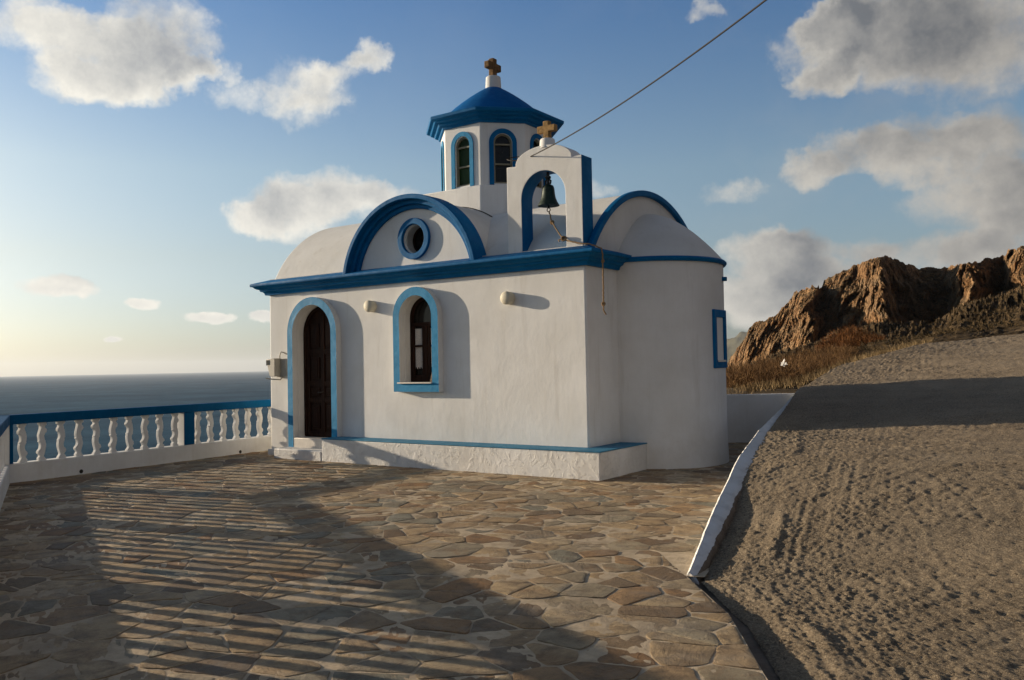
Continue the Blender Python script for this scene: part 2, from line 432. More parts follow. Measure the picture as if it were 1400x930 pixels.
# parapet on the right of the terrace: (x, y, top z)
PAR = [(3.50, -4.66, .02), (3.39, -4.18, .125), (3.27, -3.64, .26), (3.19, -3.25, .345), (3.04, -2.56, .475), (2.86, -1.82, .575), (2.60, -.70, .64), (2.29, .48, .675), (1.72, 3.2, .80), (1.10, 6.02, .93)]
def par_x(y): 
    ys = [p[1] for p in PAR]; xs = [p[0] for p in PAR]
    return np.interp(y, ys, xs)
EDGE = [(3.50, -4.66), (4.14, -5.445), (4.685, -6.376), (6.3, -9.1), (7.6, -11.3), (9, -14)]
def edge_x(y):
    ys = [p[1] for p in EDGE][::-1]; xs = [p[0] for p in EDGE][::-1]
    return np.interp(y, ys, xs)
FY = [(-16, -.5), (-12, -.34), (-8, -.12), (-6.4, -.055), (-5.2, -.05), (-4.6, -.02), (-4.2, .05), (-3.6, .19), (-2.6, .435), (-1.8, .55), (-.7, .62), (.5, .658), (2.5, .79), (5, 1.02), (6.5, 1.10), (8.5, 1.30), (11, 1.58), (15, 2.0), (17, 2.12), (20, 2.35), (26, 2.75), (40, 3.4)]
_fy = np.linspace(-16, 40, 1200); _fz = np.interp(_fy, [a for a, b in FY], [b for a, b in FY])
_k = np.exp(-np.linspace(-2, 2, 21) ** 2); _k /= _k.sum()
_fz = np.convolve(np.pad(_fz, 10, mode='edge'), _k, mode='valid')
CREST = [(0, 9.5), (1.24, 11.1), (2.08, 15.0), (4.2, 16.5), (8, 18), (14, 20), (30, 26), (60, 32)]
def road_z(x, y):
    x = np.asarray(x, float); y = np.asarray(y, float)
    xp = np.where(y < -4.66, edge_x(y), np.where(y < 6.0, par_x(y), 1.0))
    z = np.interp(y, _fy, _fz) + .030 * np.clip(x - xp, -1, 40)
    yc = np.interp(x, [a for a, b in CREST], [b for a, b in CREST])
    over = np.clip(y - yc + .8, 0, None)
    return z - .16 * over - .02 * over ** 2 * (over < 4) - (over >= 4) * (.32 + .1 * (over - 4))

# ------------------------------------------------------------------ terrace floor: individual flagstones
def build_paving():
    x0, x1, y0, y1 = -8.2, 8.6, -13.2, 7.4
    sx, sy = .335, .215
    nx = int((x1 - x0) / sx) + 2; ny = int((y1 - y0) / sy) + 2
    P = np.zeros((ny, nx, 2)); 
    for j in range(ny):
        for i in range(nx):
            P[j, i] = (x0 + (i + (.5 if j % 2 else 0) + rng.uniform(-.62, .62)) * sx, y0 + (j + rng.uniform(-.62, .62)) * sy)
    keep = rng.random((ny, nx)) > .20
    mbv = []; mbf = []; tone = []
    def clip(poly, n, d):
        out = []
        for i in range(len(poly)):
            a = poly[i]; b = poly[(i + 1) % len(poly)]; da = a @ n - d; db = b @ n - d
            if da <= 0: out.append(a)
            if (da < 0 < db) or (db < 0 < da): out.append(a + (b - a) * (da / (da - db)))
        return out
    fd = (FAR1 - FAR0) / np.linalg.norm(FAR1 - FAR0)
    for j in range(ny):
        for i in range(nx):
            if not keep[j, i]: continue
            c = P[j, i]
            if (c - Cc) @ N_ < -.10 or c[0] < -7.22 - .083 * (c[1] + 4.59): continue
            lim = edge_x(c[1]) if c[1] < -4.66 else par_x(c[1]) + .1
            if c[0] > lim + .35: continue
            if -6.7 < c[0] < -.4 and .5 < c[1] < 3.9: continue
            poly = [c + np.array(q) for q in ((-.9, -.9), (.9, -.9), (.9, .9), (-.9, .9))]
            for dj in range(-4, 5):
                for di in range(-3, 4):
                    jj, ii = j + dj, i + di
                    if (dj or di) and 0 <= jj < ny and 0 <= ii < nx and keep[jj, ii]:
                        q = P[jj, ii]; n = q - c; m = (q + c) / 2
                        poly = clip(poly, n, m @ n)
                        if len(poly) < 3: break
                if len(poly) < 3: break
            # free right-hand edge of the terrace
            if c[1] < -4.0 and len(poly) > 2:
                for (a, b) in zip(EDGE[:-1], EDGE[1:]):
                    a = np.array(a); b = np.array(b); t = b - a; n = np.array([-t[1], t[0]]); n /= np.linalg.norm(n)
                    if n[0] < 0: n = -n
                    if min(a[1], b[1]) - .6 < c[1] < max(a[1], b[1]) + .6: poly = clip(poly, n, a @ n - .01)
            if len(poly) < 3: continue
            poly = np.array(poly); cen = poly.mean(0)
            g = rng.uniform(.004, .011)
            # inset along the edges' normals, then break the edges up
            L = len(poly); ins = []
            for k in range(L):
                a = poly[k - 1]; b = poly[k]; d = poly[(k + 1) % L]
                e0 = b - a; e1 = d - b
                l0 = np.linalg.norm(e0) + 1e-9; l1 = np.linalg.norm(e1) + 1e-9
                n0 = np.array([-e0[1], e0[0]]) / l0; n1 = np.array([-e1[1], e1[0]]) / l1; m = n0 + n1
                m /= max(.5, m @ n0) if np.linalg.norm(m) > 1e-3 else 1
                if min(l0, l1) < .025: ins.append(b + (cen - b) * .06)
                else: ins.append(b + m * g)
            ins = np.array(ins); rim = []
            for k in range(L):
                a = ins[k]; b = ins[(k + 1) % L]; l = np.linalg.norm(b - a); s = max(1, int(l / .045))
                for q in range(s):
                    t_ = q / s; rim.append(a + (b - a) * t_)
            rim = np.array(rim)
            nz = fbm(np.c_[rim * 13, np.full(len(rim), .5)], 3, 5); rim = rim + (rim - cen) / (np.linalg.norm(rim - cen, axis=1)[:, None] + 1e-6) * (nz[:, None] * .028 - .002)
            # round the corners
            rim = (rim * 6 + np.roll(rim, 1, 0) + np.roll(rim, -1, 0)) / 8
            K = len(rim); h = rng.uniform(-.003, .004); tx, ty = rng.normal(0, .007, 2)
            b0 = len(mbv)
            for rr, dz in ((rim, -.03), (rim, -.0006), (cen + (rim - cen) * .98, .0), (cen + (rim - cen) * .55, .0002)):
                for p in rr:
                    z = dz + (h + (p[0] - cen[0]) * tx + (p[1] - cen[1]) * ty if dz > -.02 else 0)
                    mbv.append((p[0], p[1], z))
            for r_ in range(3):
                for k in range(K):
                    k2 = (k + 1) % K; mbf.append((b0 + r_*K + k, b0 + r_*K + k2, b0 + (r_+1)*K + k2, b0 + (r_+1)*K + k))
            mbf.append(tuple(b0 + 3*K + k for k in range(K)))
            tone += [float(rng.random())] * (4 * K)
    me = bpy.data.meshes.new('flagstone_paving'); me.from_pydata(mbv, [], mbf)
    at = me.attributes.new('tone', 'FLOAT', 'POINT'); at.data.foreach_set('value', np.array(tone, dtype=np.float32))
    me.materials.append(M['flag']); smooth_by_angle(me, 50)
    o = bpy.data.objects.new('flagstone_paving', me); COL.objects.link(o); tag(o, kind='structure')
    # mortar bed with the same outline
    ny_ = 420; ys = np.linspace(-13.2, 7.3, ny_)
    xr = np.where(ys < -4.66, edge_x(ys), np.where(ys < 6.05, par_x(ys) + .15, par_x(6.0) + .15)) - .012
    xl = np.where(ys < -4.59, Cc[0] + (-.10 - (ys - Cc[1]) * .895) / .446, -7.29 - .083 * (ys + 4.59))
    tt = np.linspace(0, 1, 380)[None, :]
    X = xl[:, None] * (1 - tt) + xr[:, None] * tt; Y = np.repeat(ys[:, None], 380, 1)
    pts = np.c_[X.ravel(), Y.ravel(), np.zeros(X.size)]
    # left of the left-hand wall the sheet folds down out of sight
    dist = (pts[:, :2] - Cc) @ N_
    Z = (-.0024 + .0040 * fbm(pts * 14, 3, 3)).reshape(X.shape) 
    dist = dist.reshape(X.shape)
    mo = grid_obj('mortar_bed', X, Y, Z, M['mortar']); tag(mo, kind='structure')
    # drop face of the terrace along the road
    mb = MB(); E_ = EDGE
    vs = []; fs = []
    for k, (x, y) in enumerate(E_): vs += [(x - .014, y, -.006), (x + .01, y, -.9)]
    for k in range(len(E_) - 1): fs.append((2*k, 2*k+1, 2*k+3, 2*k+2))
    mb.add(vs, fs); tag(obj('terrace_edge', mb, M['gutter'], recalc=False), kind='structure')
build_paving()

# ------------------------------------------------------------------ road
def build_road():
    ys = [-13.5]
    while ys[-1] < 30:
        d = abs(ys[-1] + 8.0); ys.append(ys[-1] + max(.0125, .0042 * d - .001) if ys[-1] > -8.0 else ys[-1] + .09)
    ys = np.array(ys); us = [0.0]
    while us[-1] < 45: us.append(us[-1] + max(.0125, us[-1] * .013))
    us = np.array(us)
    xl = np.where(ys < -4.66, edge_x(ys) + .11, np.where(ys < 6.0, par_x(ys) + .13, np.interp(ys, [6, 9, 11, 15, 30], [1.25, 1.0, 1.1, 1.6, 3])))
    X = xl[:, None] + us[None, :]; Y = np.repeat(ys[:, None], len(us), 1)
    Z = road_z(X, Y)
    p = np.c_[X.ravel(), Y.ravel(), np.zeros(X.size)]
    rough = fbm(p * 1.3, 3, 21)
    n = .004 * fbm(p * 3.2, 3, 31) + .0085 * fbm(p * 30, 3, 41, .85) + .0018 * fbm(p * 9, 2, 42) + .004 * fbm(p * 55, 2, 47, .8) + .025 * fbm(p * .45, 2, 51)
    n += .0075 * np.clip(np.abs(vnoise(p * 33, 43)) * 1.6 - .55, 0, 1) * np.clip(rough * 3 + .9, .2, 1) - .004 * np.clip(vnoise(p * 14, 44) - .45, 0, 1) * 2
    # raked grooves in patches
    for k, (ang, sca, sd) in enumerate(((100, 23, 61), (64, 21, 71), (118, 26, 81))):
        a = R(ang); along = p[:, 0]*math.cos(a) + p[:, 1]*math.sin(a); acr = -p[:, 0]*math.sin(a) + p[:, 1]*math.cos(a)
        g = np.c_[along * .45, acr * sca, np.full(len(p), 3.0 * k)]
        msk = np.clip((fbm(p * .8 + 5 * k, 3, sd) + .02) * 2.2, 0, 1)
        n += msk * .0038 * vnoise(g, sd + 3)
    # lumps of aggregate
    n += .007 * np.clip(ridged(p * 27, 2, 91), 0, 1) * np.clip(rough * 2 + .6, 0.1, 1)
    far = np.clip((Y.ravel() + 8) / 30, 0, 1); n *= (1 + far * .8)
    # gutter strip falls away beside the low wall and the terrace
    u = np.repeat(us[None, :], len(ys), 0).ravel(); wob = .10 + .10 * fbm(p * 1.7, 3, 15)
    gut = np.clip(1 - u / np.clip(wob + .16, .08, 1), 0, 1)
    yy = Y.ravel()
    n -= gut ** .6 * np.interp(yy, [-3.6, -2.8], [.022, .004])
    n += .018 * np.exp(-((u - wob - .34) / .05) ** 2) * np.clip(fbm(p * 4, 2, 5) + .3, 0, 1) * (yy < 0)
    o = grid_obj('road', X, Y, Z + n.reshape(Z.shape), M['road']); tag(o, kind='structure')
    # narrow gutter between wall and road
    vs = []; fs = []; yy = np.linspace(-13.5, 6.0, 300)
    for k, y in enumerate(yy):
        x_ = float(edge_x(y) if y < -4.66 else par_x(y) + .10); z = float(road_z(x_ + .1, y))
        lo = float(np.interp(y, [-4.95, -4.45, -3.3, -3.1], [0, .03, .035, .09]))
        w = .02 * math.sin(y * 5) + .015 * math.sin(y * 13)
        vs += [(x_ - .01, y, z - lo - .02), (x_ + .06 + w, y, z - lo - .035), (x_ + .16 + w, y, z - lo - .02), (x_ + .30, y, z - lo - .04)]
    for k in range(len(yy) - 1):
        for q in range(3): fs.append((4*k + q, 4*k + q + 1, 4*k + q + 5, 4*k + q + 4))
    g = MB(); g.add(vs, fs); tag(obj('gutter', g, M['gutter'], recalc=False, smooth=60), kind='structure')
build_road()

# ------------------------------------------------------------------ chapel
chapel = empty('chapel', (-3.5, 2.14, 0), 'small whitewashed chapel with blue cornices, octagonal domed drum and rounded apse', 'chapel')
DX, DH, DZB, DZS = -5.675, .505, .335, 2.255          # door opening
WX, WH, WZB, WZS = -3.18, .350, 1.325, 2.425           # window opening
RX, RZ = -3.255, 3.725                                 # round window
def cutter(mb):
    me = bpy.data.meshes.new('c'); me.from_pydata(mb.v, [], mb.f); me.update()
    import bmesh
    bm = bmesh.new(); bm.from_mesh(me); bmesh.ops.recalc_face_normals(bm, faces=bm.faces[:]); bm.to_mesh(me); bm.free()
    o = bpy.data.objects.new('c', me); COL.objects.link(o); return o
cdoor = cutter(MB().prism(arch(DX, DH, DZB, DZS), -.5, .24)); cwin = cutter(MB().prism(arch(WX, WH, WZB, WZS), -.5, .24))
for c in (cdoor, cwin): c.location = -Vector((-3.5, 2.14, 0)) + Vector((-3.5, 2.14, 0))
wallmb = MB()
# front gable wall joined to the body: outline with the round-headed rise of the cross vault
body = MB().box(-LW, 0, 0, WD, -.25, HW)
wall = obj('wall', body, M['white'], chapel, bevel=.035, seg=3, cut=[cdoor, cwin])
# front tympanum under the arch
ty = arc(-3.30, 2.97, 1.36, 8, 172, 40)
cr = cutter(MB().prism([(RX + .235*math.cos(a*math.pi/16), RZ + .235*math.sin(a*math.pi/16)) for a in range(32)], -.5, .34))
cr2 = cutter(MB().prism([(RX + .235*math.cos(a*math.pi/16), RZ + .235*math.sin(a*math.pi/16)) for a in range(32)], -.5, .34))
obj('gable_wall', MB().prism(ty, .004, .5), M['white'], chapel, cut=[cr], smooth=40)
# vaults
va = [(y, z) for y, z in arc(2.14, 2.30, 2.27, 0, 180, 56) if z > 3.22]
obj('vault', MB().prism(va, -LW + .02, -4.4, 'x'), M['white_vault'], chapel, smooth=40, bevel=.03)
vb = [(y, z) for y, z in arc(2.14, 1.90, 2.46, 0, 180, 64) if z > 3.20]
obj('vault', MB().prism(vb, -4.5, .0, 'x'), M['white_vault'], chapel, smooth=40)
vc = [(x, z) for x, z in arc(-3.30, 2.97, 1.42, 0, 180, 48) if z > 3.18]
obj('vault', MB().prism(vc, .06, 4.2), M['white_vault'], chapel, smooth=40, cut=[cr2])
# blue moulded arch over the front gable: three steps
am = MB()
for r0, r1, yf in ((1.255, 1.335, -.05), (1.325, 1.405, -.115), (1.395, 1.475, -.215)):
    am.ring(arc(-3.30, 2.97, r1, 9, 171, 48), arc(-3.30, 2.97, r0, 9, 171, 48), yf, .05 + (r1 - 1.3) * .5, closed=False)
obj('arch_moulding', am, M['blue'], chapel, bevel=.012, smooth=40)
# blue arch on the east end
oa = [(y, z) for y, z in arc(2.14, 1.90, 2.50, 33.5, 146.5, 56)]; ia = [(y, z) for y, z in arc(2.14, 1.90, 2.405, 32, 148, 56)]
obj('arch_moulding', MB().ring(oa, ia, .07, -.03, 'x', closed=False), M['blue'], chapel, bevel=.015, smooth=40)
# ring round the circular window
cir = lambda r_, n=40: [(RX + r_*math.cos(2*math.pi*a/n), RZ + r_*math.sin(2*math.pi*a/n)) for a in range(n)]
rw = obj('round_window', MB().ring(cir(.345), cir(.245), -.055, .004), M['blue'], chapel, bevel=.008, smooth=40)
obj('glass', MB().prism(cir(.236, 40), .24, .26), M['glass_dark'], rw)
obj('sash', MB().ring(cir(.232), cir(.205), .21, .235), M['wood'], rw, smooth=40)
# cornice round the body
prof = [(0, 3.015), (.055, 3.015), (.062, 3.05), (.085, 3.075), (.12, 3.085), (.128, 3.118), (.165, 3.128), (.2, 3.15), (.212, 3.17), (.248, 3.175), (.256, 3.20), (.25, 3.226), (.0, 3.305)]
path = [(0, WD * .5), (0, 0), (-LW, 0), (-LW, WD), (0, WD), (0, WD*.7)]
cmb = MB().sweep([(0, 1.12), (0, 0), (-LW, 0), (-LW, WD), (0, WD), (0, 3.16)], [(-o, z) for o, z in prof])
obj('cornice', cmb, M['blue'], chapel, bevel=.006, smooth=35)
# flat roof edge behind the cornice
obj('roof_slab', MB().box(-LW + .01, -.01, .01, WD - .01, 3.28, 3.318), M['white_vault'], chapel)
# apse
AR, AY = 1.17, 2.10
apse = obj('apse', MB().lathe([(AR + .012, -.25), (AR + .010, .12), (AR, .4), (AR - .004, 2.0), (AR, 3.18)], 0, AY, 64), M['white'], chapel, smooth=40)
obj('band', MB().lathe([(AR - .01, 3.125), (AR + .035, 3.125), (AR + .055, 3.15), (AR + .055, 3.175), (AR + .03, 3.20), (AR - .02, 3.205)], 0, AY, 64), M['blue'], apse, smooth=40)
ap = [((AR + .02) * q, 3.19 + .84 * (1 - q ** 1.75)) for q in (1, .92, .84, .76, .68, .6, .5, .4, .3, .2, .1, .02)]
obj('apse_roof', MB().lathe(ap, 0, AY, 64), M['white_vault'], apse, smooth=50)
aw = obj('window', MB().ring([(1.865, 1.49), (2.36, 1.49), (2.36, 2.40), (1.865, 2.40)], [(1.965, 1.61), (2.28, 1.61), (2.28, 2.28), (1.965, 2.28)], AR + .012, AR - .12, 'x'), M['blue'], apse, bevel=.01)
obj('pane', MB().box(AR - .10, AR - .09, 1.96, 2.29, 1.60, 2.30), M['card'], aw)
obj('sill', MB().box(AR - .08, AR + .03, 1.97, 2.27, 1.585, 1.615), M['marble'], aw, bevel=.004)
obj('spout', MB().tube([(1.05, 2.30, 2.90), (1.215, 2.33, 2.895)], .035, 12), M['blue'], apse, smooth=40)
# bench along the foot of the wall
BX0, BX1, BY0, BZ = -5.08, .41, -.44, .392
plan = [(BX0, .05), (BX0, BY0), (BX1, BY0), (BX1, 1.10), (-.05, 1.10), (-.05, .05)]
bench = obj('bench', MB().prism(plan, -.2, BZ - .012, 'z'), M['white_rough'], chapel, bevel=.018, seg=3)
obj('bench_top', MB().prism([(BX0 - .004, -.003), (BX0 - .004, BY0 - .006), (BX1 + .006, BY0 - .006), (BX1 + .006, 1.02), (.004, .95), (.004, -.003)], BZ - .012, BZ + .004, 'z'), M['blue_dusty'], bench, bevel=.004)
# door
ds = MB().ring(arch(DX, .645, .13, DZS, 32), arch(DX, DH, .13, DZS, 32), -.118, 0, mi=0, front_mi=1, closed=False)
obj('door_surround', ds, [M['white'], M['blue_sunlit']], chapel, smooth=40)
door = obj('door', MB().prism(arch(DX, DH + .01, DZB, DZS), .175, .235), M['wood'], chapel)
dd = MB()
dd.ring(arch(DX, DH - .01, DZB + .02, DZS, 24), arch(DX, DH - .075, DZB + .02, DZS - .0, 24), .14, .176, closed=False)
for a_, b_ in ((DX - .42, DX - .345), (DX - .045, DX + .045), (DX + .345, DX + .42)): dd.box(a_, b_, .150, .176, DZB + .02, DZS + .36 - abs((a_ + b_)/2 - DX) * .55)
for z in (DZB + .02, .98, 1.28, 1.86): dd.box(DX - .42, DX + .42, .155, .177, z, z + .09)
obj('door_frame', dd, M['wood'], door, bevel=.006)
pn = MB()
for cx in (DX - .195, DX + .195):
    for z0, z1 in ((.50, .93), (1.11, 1.24), (1.42, 1.81), (2.0, 2.42)):
        pn.box(cx - .105, cx + .105, .148, .178, z0, z1); pn.box(cx - .07, cx + .07, .136, .149, z0 + .04, z1 - .04)
obj('door_panels', pn, M['wood'], door, bevel=.008)
obj('door_handle', MB().tube([(DX + .02, .13, 1.17), (DX + .02, .10, 1.17), (DX - .08, .10, 1.165)], .012, 8), M['iron'], door, smooth=50)
obj('threshold', MB().box(-6.17, -5.09, -.115, .24, .16, .345), M['marble'], chapel, bevel=.012)
obj('step', MB().box(-6.33, -5.09, -.445, -.004, -.2, .172), M['white_rough'], chapel, bevel=.02, seg=3)
obj('plinth', MB().box(-6.99, -6.34, -.05, -.002, -.2, .10), M['white_rough'], chapel, bevel=.015)
# window
wo = [(WX + .49, 1.19)] + arc(WX, WZS, .49, 0, 180, 32) + [(WX - .49, 1.19)]
wi = [(WX + WH, WZB)] + arc(WX, WZS, WH, 0, 180, 32) + [(WX - WH, WZB)]
win = obj('window', MB().ring(wo, wi, -.118, 0, front_mi=1), [M['white'], M['blue_sunlit']], chapel, smooth=40)
obj('sill', MB().box(WX - .385, WX + .35, -.15, .17, WZB, WZB + .022), M['marble'], win, bevel=.004)
wf = MB().ring(arch(WX, WH - .005, WZB + .02, WZS, 24), arch(WX, WH - .055, WZB + .075, WZS, 24), .15, .20)
wf.box(WX - .32, WX + .32, .150, .195, 2.28, 2.34).box(WX - .03, WX + .03, .145, .2, 1.36, 2.28)
for sx_ in (-1, 1):
    wf.box(WX + sx_*.175 - .135, WX + sx_*.175 - .09, .152, .19, 1.36, 2.28).box(WX + sx_*.175 + .09, WX + sx_*.175 + .135, .152, .19, 1.36, 2.28)
    wf.box(WX + sx_*.175 - .1, WX + sx_*.175 + .1, .156, .19, 1.93, 1.965).box(WX + sx_*.175 - .1, WX + sx_*.175 + .1, .154, .19, 1.40, 1.46)
obj('sash', wf, M['wood'], win, bevel=.004)
obj('glass', MB().prism(arch(WX, WH - .02, WZB + .03, WZS, 24), .196, .20), M['glass_dark'], win)
cu = MB(); nC = 40
for cx0, cx1 in ((WX - .27, WX - .07), (WX + .06, WX + .28)):
    vs = []; 
    for k in range(nC + 1):
        x_ = cx0 + (cx1 - cx0) * k / nC; yv = .186 + .005 * math.sin(k * 1.3)
        zb = 1.56 + .035 * abs(math.sin(k * .31)); vs += [(x_, yv, zb), (x_, yv, 2.24)]
    cu.add(vs, [(2*k, 2*k+2, 2*k+3, 2*k+1) for k in range(nC)])
obj('curtain', cu, M['curtain'], win, recalc=False, smooth=60)
# small board leaning in the window: its own thing
b = MB().add([(-2.99, .02, 1.348), (-2.86, .06, 1.348), (-2.82, .10, 1.60), (-2.95, .06, 1.60), (-2.985, .005, 1.348), (-2.855, .045, 1.348), (-2.815, .085, 1.60), (-2.945, .045, 1.60)],
             [(0, 1, 2, 3), (4, 7, 6, 5), (0, 4, 5, 1), (1, 5, 6, 2), (2, 6, 7, 3), (3, 7, 4, 0)])
tag(obj('small_board', b, M['card'], origin=(-2.9, .05, 1.348)), 'small brown board leaning on the white window sill', 'board')

# drum and dome
XC, YC, DR = -3.19, 2.21, 1.045
def octp(r_, z, n=8): return [(XC + r_*math.cos(R(22.5 + 45*k)), YC + r_*math.sin(R(22.5 + 45*k)), z) for k in range(n)]
def octloft(levels):
    m = MB(); vs = []
    for r_, z in levels: vs += octp(r_, z)
    fs = []
    for i in range(len(levels) - 1):
        for k in range(8): fs.append((i*8 + k, i*8 + (k+1) % 8, (i+1)*8 + (k+1) % 8, (i+1)*8 + k))
    fs += [tuple(reversed(range(8))), tuple((len(levels)-1)*8 + k for k in range(8))]
    return m.add(vs, fs)
# windows cut in each drum face
cuts = []; wins = []
ap_ = DR * math.cos(R(22.5))
for k in range(8):
    a = R(45 * k)
    mt = Matrix.Translation((XC, YC, 0)) @ Matrix.Rotation(a + math.pi/2, 4, 'Z')     # local -y faces outwards
    def tr(mb): mb.v = [tuple(mt @ Vector(v)) for v in mb.v]; return mb
    cuts.append(cutter(tr(MB().prism(arch(0, .168, 4.80, 5.52, 16), -ap_ - .2, -ap_ + .13))))
    w = tr(MB().ring(arch(.0, .248, 4.772, 5.522, 20), arch(.0, .168, 4.772, 5.522, 20), -ap_ - .022, -ap_, closed=False))
    sash = tr(MB().ring(arch(0, .166, 4.79, 5.52, 20), arch(0, .136, 4.83, 5.52, 20), -ap_ + .035, -ap_ + .075))
    sash2 = tr(MB().box(-.15, .15, -ap_ + .03, -ap_ + .07, 5.485, 5.51).box(-.15, .15, -ap_ + .03, -ap_ + .07, 5.135, 5.16))
    sash.add(sash2.v, sash2.f)
    gl = tr(MB().prism(arch(0, .16, 4.80, 5.52, 16), -ap_ + .078, -ap_ + .086))
    wins.append((w, sash, gl, k))
drum = obj('drum', octloft([(DR, 4.60), (DR, 5.90)]), M['white'], chapel, bevel=.012, cut=cuts)
for w, sash, gl, k in wins:
    wo_ = obj('drum_window', w, M['blue_sunlit'] if k in (5, 6) else M['blue'], drum, smooth=40)  # frames on sunward drum faces carry the sunlit tone in their colour
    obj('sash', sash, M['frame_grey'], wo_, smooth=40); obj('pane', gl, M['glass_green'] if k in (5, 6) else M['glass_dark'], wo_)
O = lambda a: (XC + 1.085*math.cos(R(a)), YC + 1.085*math.sin(R(a)))
dbp = [(-4.75, O(-67.5)[1]), O(-67.5), O(-22.5), O(22.5), O(67.5), O(112.5), (-4.75, O(112.5)[1])]
obj('drum_base', MB().prism([O(-67.5), O(-22.5), O(22.5), O(67.5), (-4.6, O(67.5)[1]), (-4.6, O(-67.5)[1])], 3.9, 4.768, 'z'), M['white'], chapel, bevel=.02)
dome = obj('dome_cornice', octloft([(1.03, 5.872), (1.085, 5.875), (1.095, 5.915), (1.16, 5.925), (1.175, 5.965), (1.245, 5.975), (1.26, 6.005), (1.325, 6.02), (1.335, 6.07), (1.31, 6.085), (1.0, 6.155), (.9, 6.16)]), M['blue'], chapel, bevel=.008, smooth=30)
dp = [(.97, 6.10), (.955, 6.16), (.92, 6.20), (.875, 6.25), (.82, 6.30), (.755, 6.36), (.67, 6.43), (.58, 6.50), (.48, 6.575), (.38, 6.645), (.28, 6.71), (.19, 6.765), (.13, 6.80), (.05, 6.81)]
obj('dome', MB().lathe(dp, XC, YC, 64), M['blue_dark'], chapel, smooth=60)
ped = obj('pedestal', MB().lathe([(.150, 6.76), (.148, 6.85), (.142, 6.95), (.138, 7.005), (.12, 7.015)], XC + .005, YC, 24), M['white'], chapel, smooth=40, bevel=.008)
def cross_mb(cx, cy, z0, w, h, t, arm, along):
    """w arm span, h height, t stroke, arm = half stroke; along = 'x' or 'y'"""
    pts = [(-t/2, 0), (t/2, 0), (t/2, h*.42), (w/2, h*.42 - .004), (w/2, h*.42 + t), (t/2, h*.42 + t), (t/2, h), (-t/2, h), (-t/2, h*.42 + t), (-w/2, h*.42 + t), (-w/2, h*.42 - .004), (-t/2, h*.42)]
    m = MB()
    if along == 'x': m.prism([(cx + a, z0 + b_) for a, b_ in pts], cy - arm, cy + arm, 'y')
    else: m.prism([(cy + a, z0 + b_) for a, b_ in pts], cx - arm, cx + arm, 'x')
    return m
obj('cross', cross_mb(XC, YC, 7.0, .40, .36, .125, .055, 'y'), M['stone_cross_shaded'], ped, bevel=.012)
# belfry
BL, BR_, BD = -1.365, -.035, .31
hump = [(BR_, 3.28), (BR_, 4.635), (-.20, 4.625)] + [(-.70 + .50*math.cos(t), 4.64 + .235*math.sin(t)) for t in np.linspace(.12, math.pi - .12, 20)] + [(-1.20, 4.625), (BL, 4.635), (BL, 3.28)]
cb = cutter(MB().prism(arch(-.71, .39, 3.1, 4.105, 24), -.2, .6))
bel = MB().prism(hump, 0.006, BD)
belfry = obj('belfry', bel, [M['white'], M['blue']], chapel, cut=[cb])
me = belfry.data
for p_ in me.polygons:                                   # painted faces: right flank and the reveal of the arch
    c_ = p_.center + rootloc(chapel)
    inside = abs(c_.x + .71) < .395 and .006 < c_.y < BD - .002 and c_.z < 4.52
    p_.material_index = 1 if ((p_.normal.x > .9 and c_.x > -.05) or (inside and abs(p_.normal.y) < .3)) else 0
smooth_by_angle(me, 30)
md = belfry.modifiers.new('bevel', 'BEVEL'); md.width = .008; md.segments = 2; md.limit_method = 'ANGLE'; md.angle_limit = R(50)
bp = obj('pedestal', MB().lathe([(.128, 4.84), (.12, 4.87), (.112, 4.97), (.10, 4.985)], -.685, .12, 20), M['white'], belfry, smooth=40)
obj('cross', cross_mb(-.685, .12, 4.975, .31, .28, .095, .045, 'x'), M['stone_cross'], bp, bevel=.006)
# wire laid over the front vault
pts = [(-3.30 + 1.432*math.cos(R(a)), 1.05 + (90 - a) * .003, 2.97 + 1.432*math.sin(R(a))) for a in range(96, 14, -4)]
tag(obj('roof_wire', MB().tube(pts, .009, 6), M['cable'], origin=(-3.3, 1.1, 4.4), smooth=60), 'thin dark wire lying over the white roof vault beside the front gable', 'wire')

# ------------------------------------------------------------------ wall lamps
def lamp(x, z, label):
    r_ = empty('wall_lamp', (x, 0, z), label, 'lamp', 'round lamps on the front wall')
    m = MB(); pr = [(.062, -.01), (.062, -.10), (.078, -.105), (.080, -.120)]
    n = 24
    def rot(mb): mb.v = [(x + a, c_, z + b_) for a, b_, c_ in mb.v]; return mb
    obj('lamp_base', rot(MB().lathe([(.097, 0.0), (.098, -.06), (.098, -.07)], 0, 0, n)), M['plastic'], r_, smooth=40)
    obj('lamp_glass', rot(MB().lathe([(.094, -.068), (.100, -.078), (.102, -.10), (.096, -.122), (.072, -.138), (.02, -.145)], 0, 0, n)), M['plastic'], r_, smooth=70)
lamp(-4.24, 2.655, 'round cream wall lamp between the door and the arched window')
lamp(-1.345, 2.62, 'round cream wall lamp right of the arched window, nearer the chapel corner')

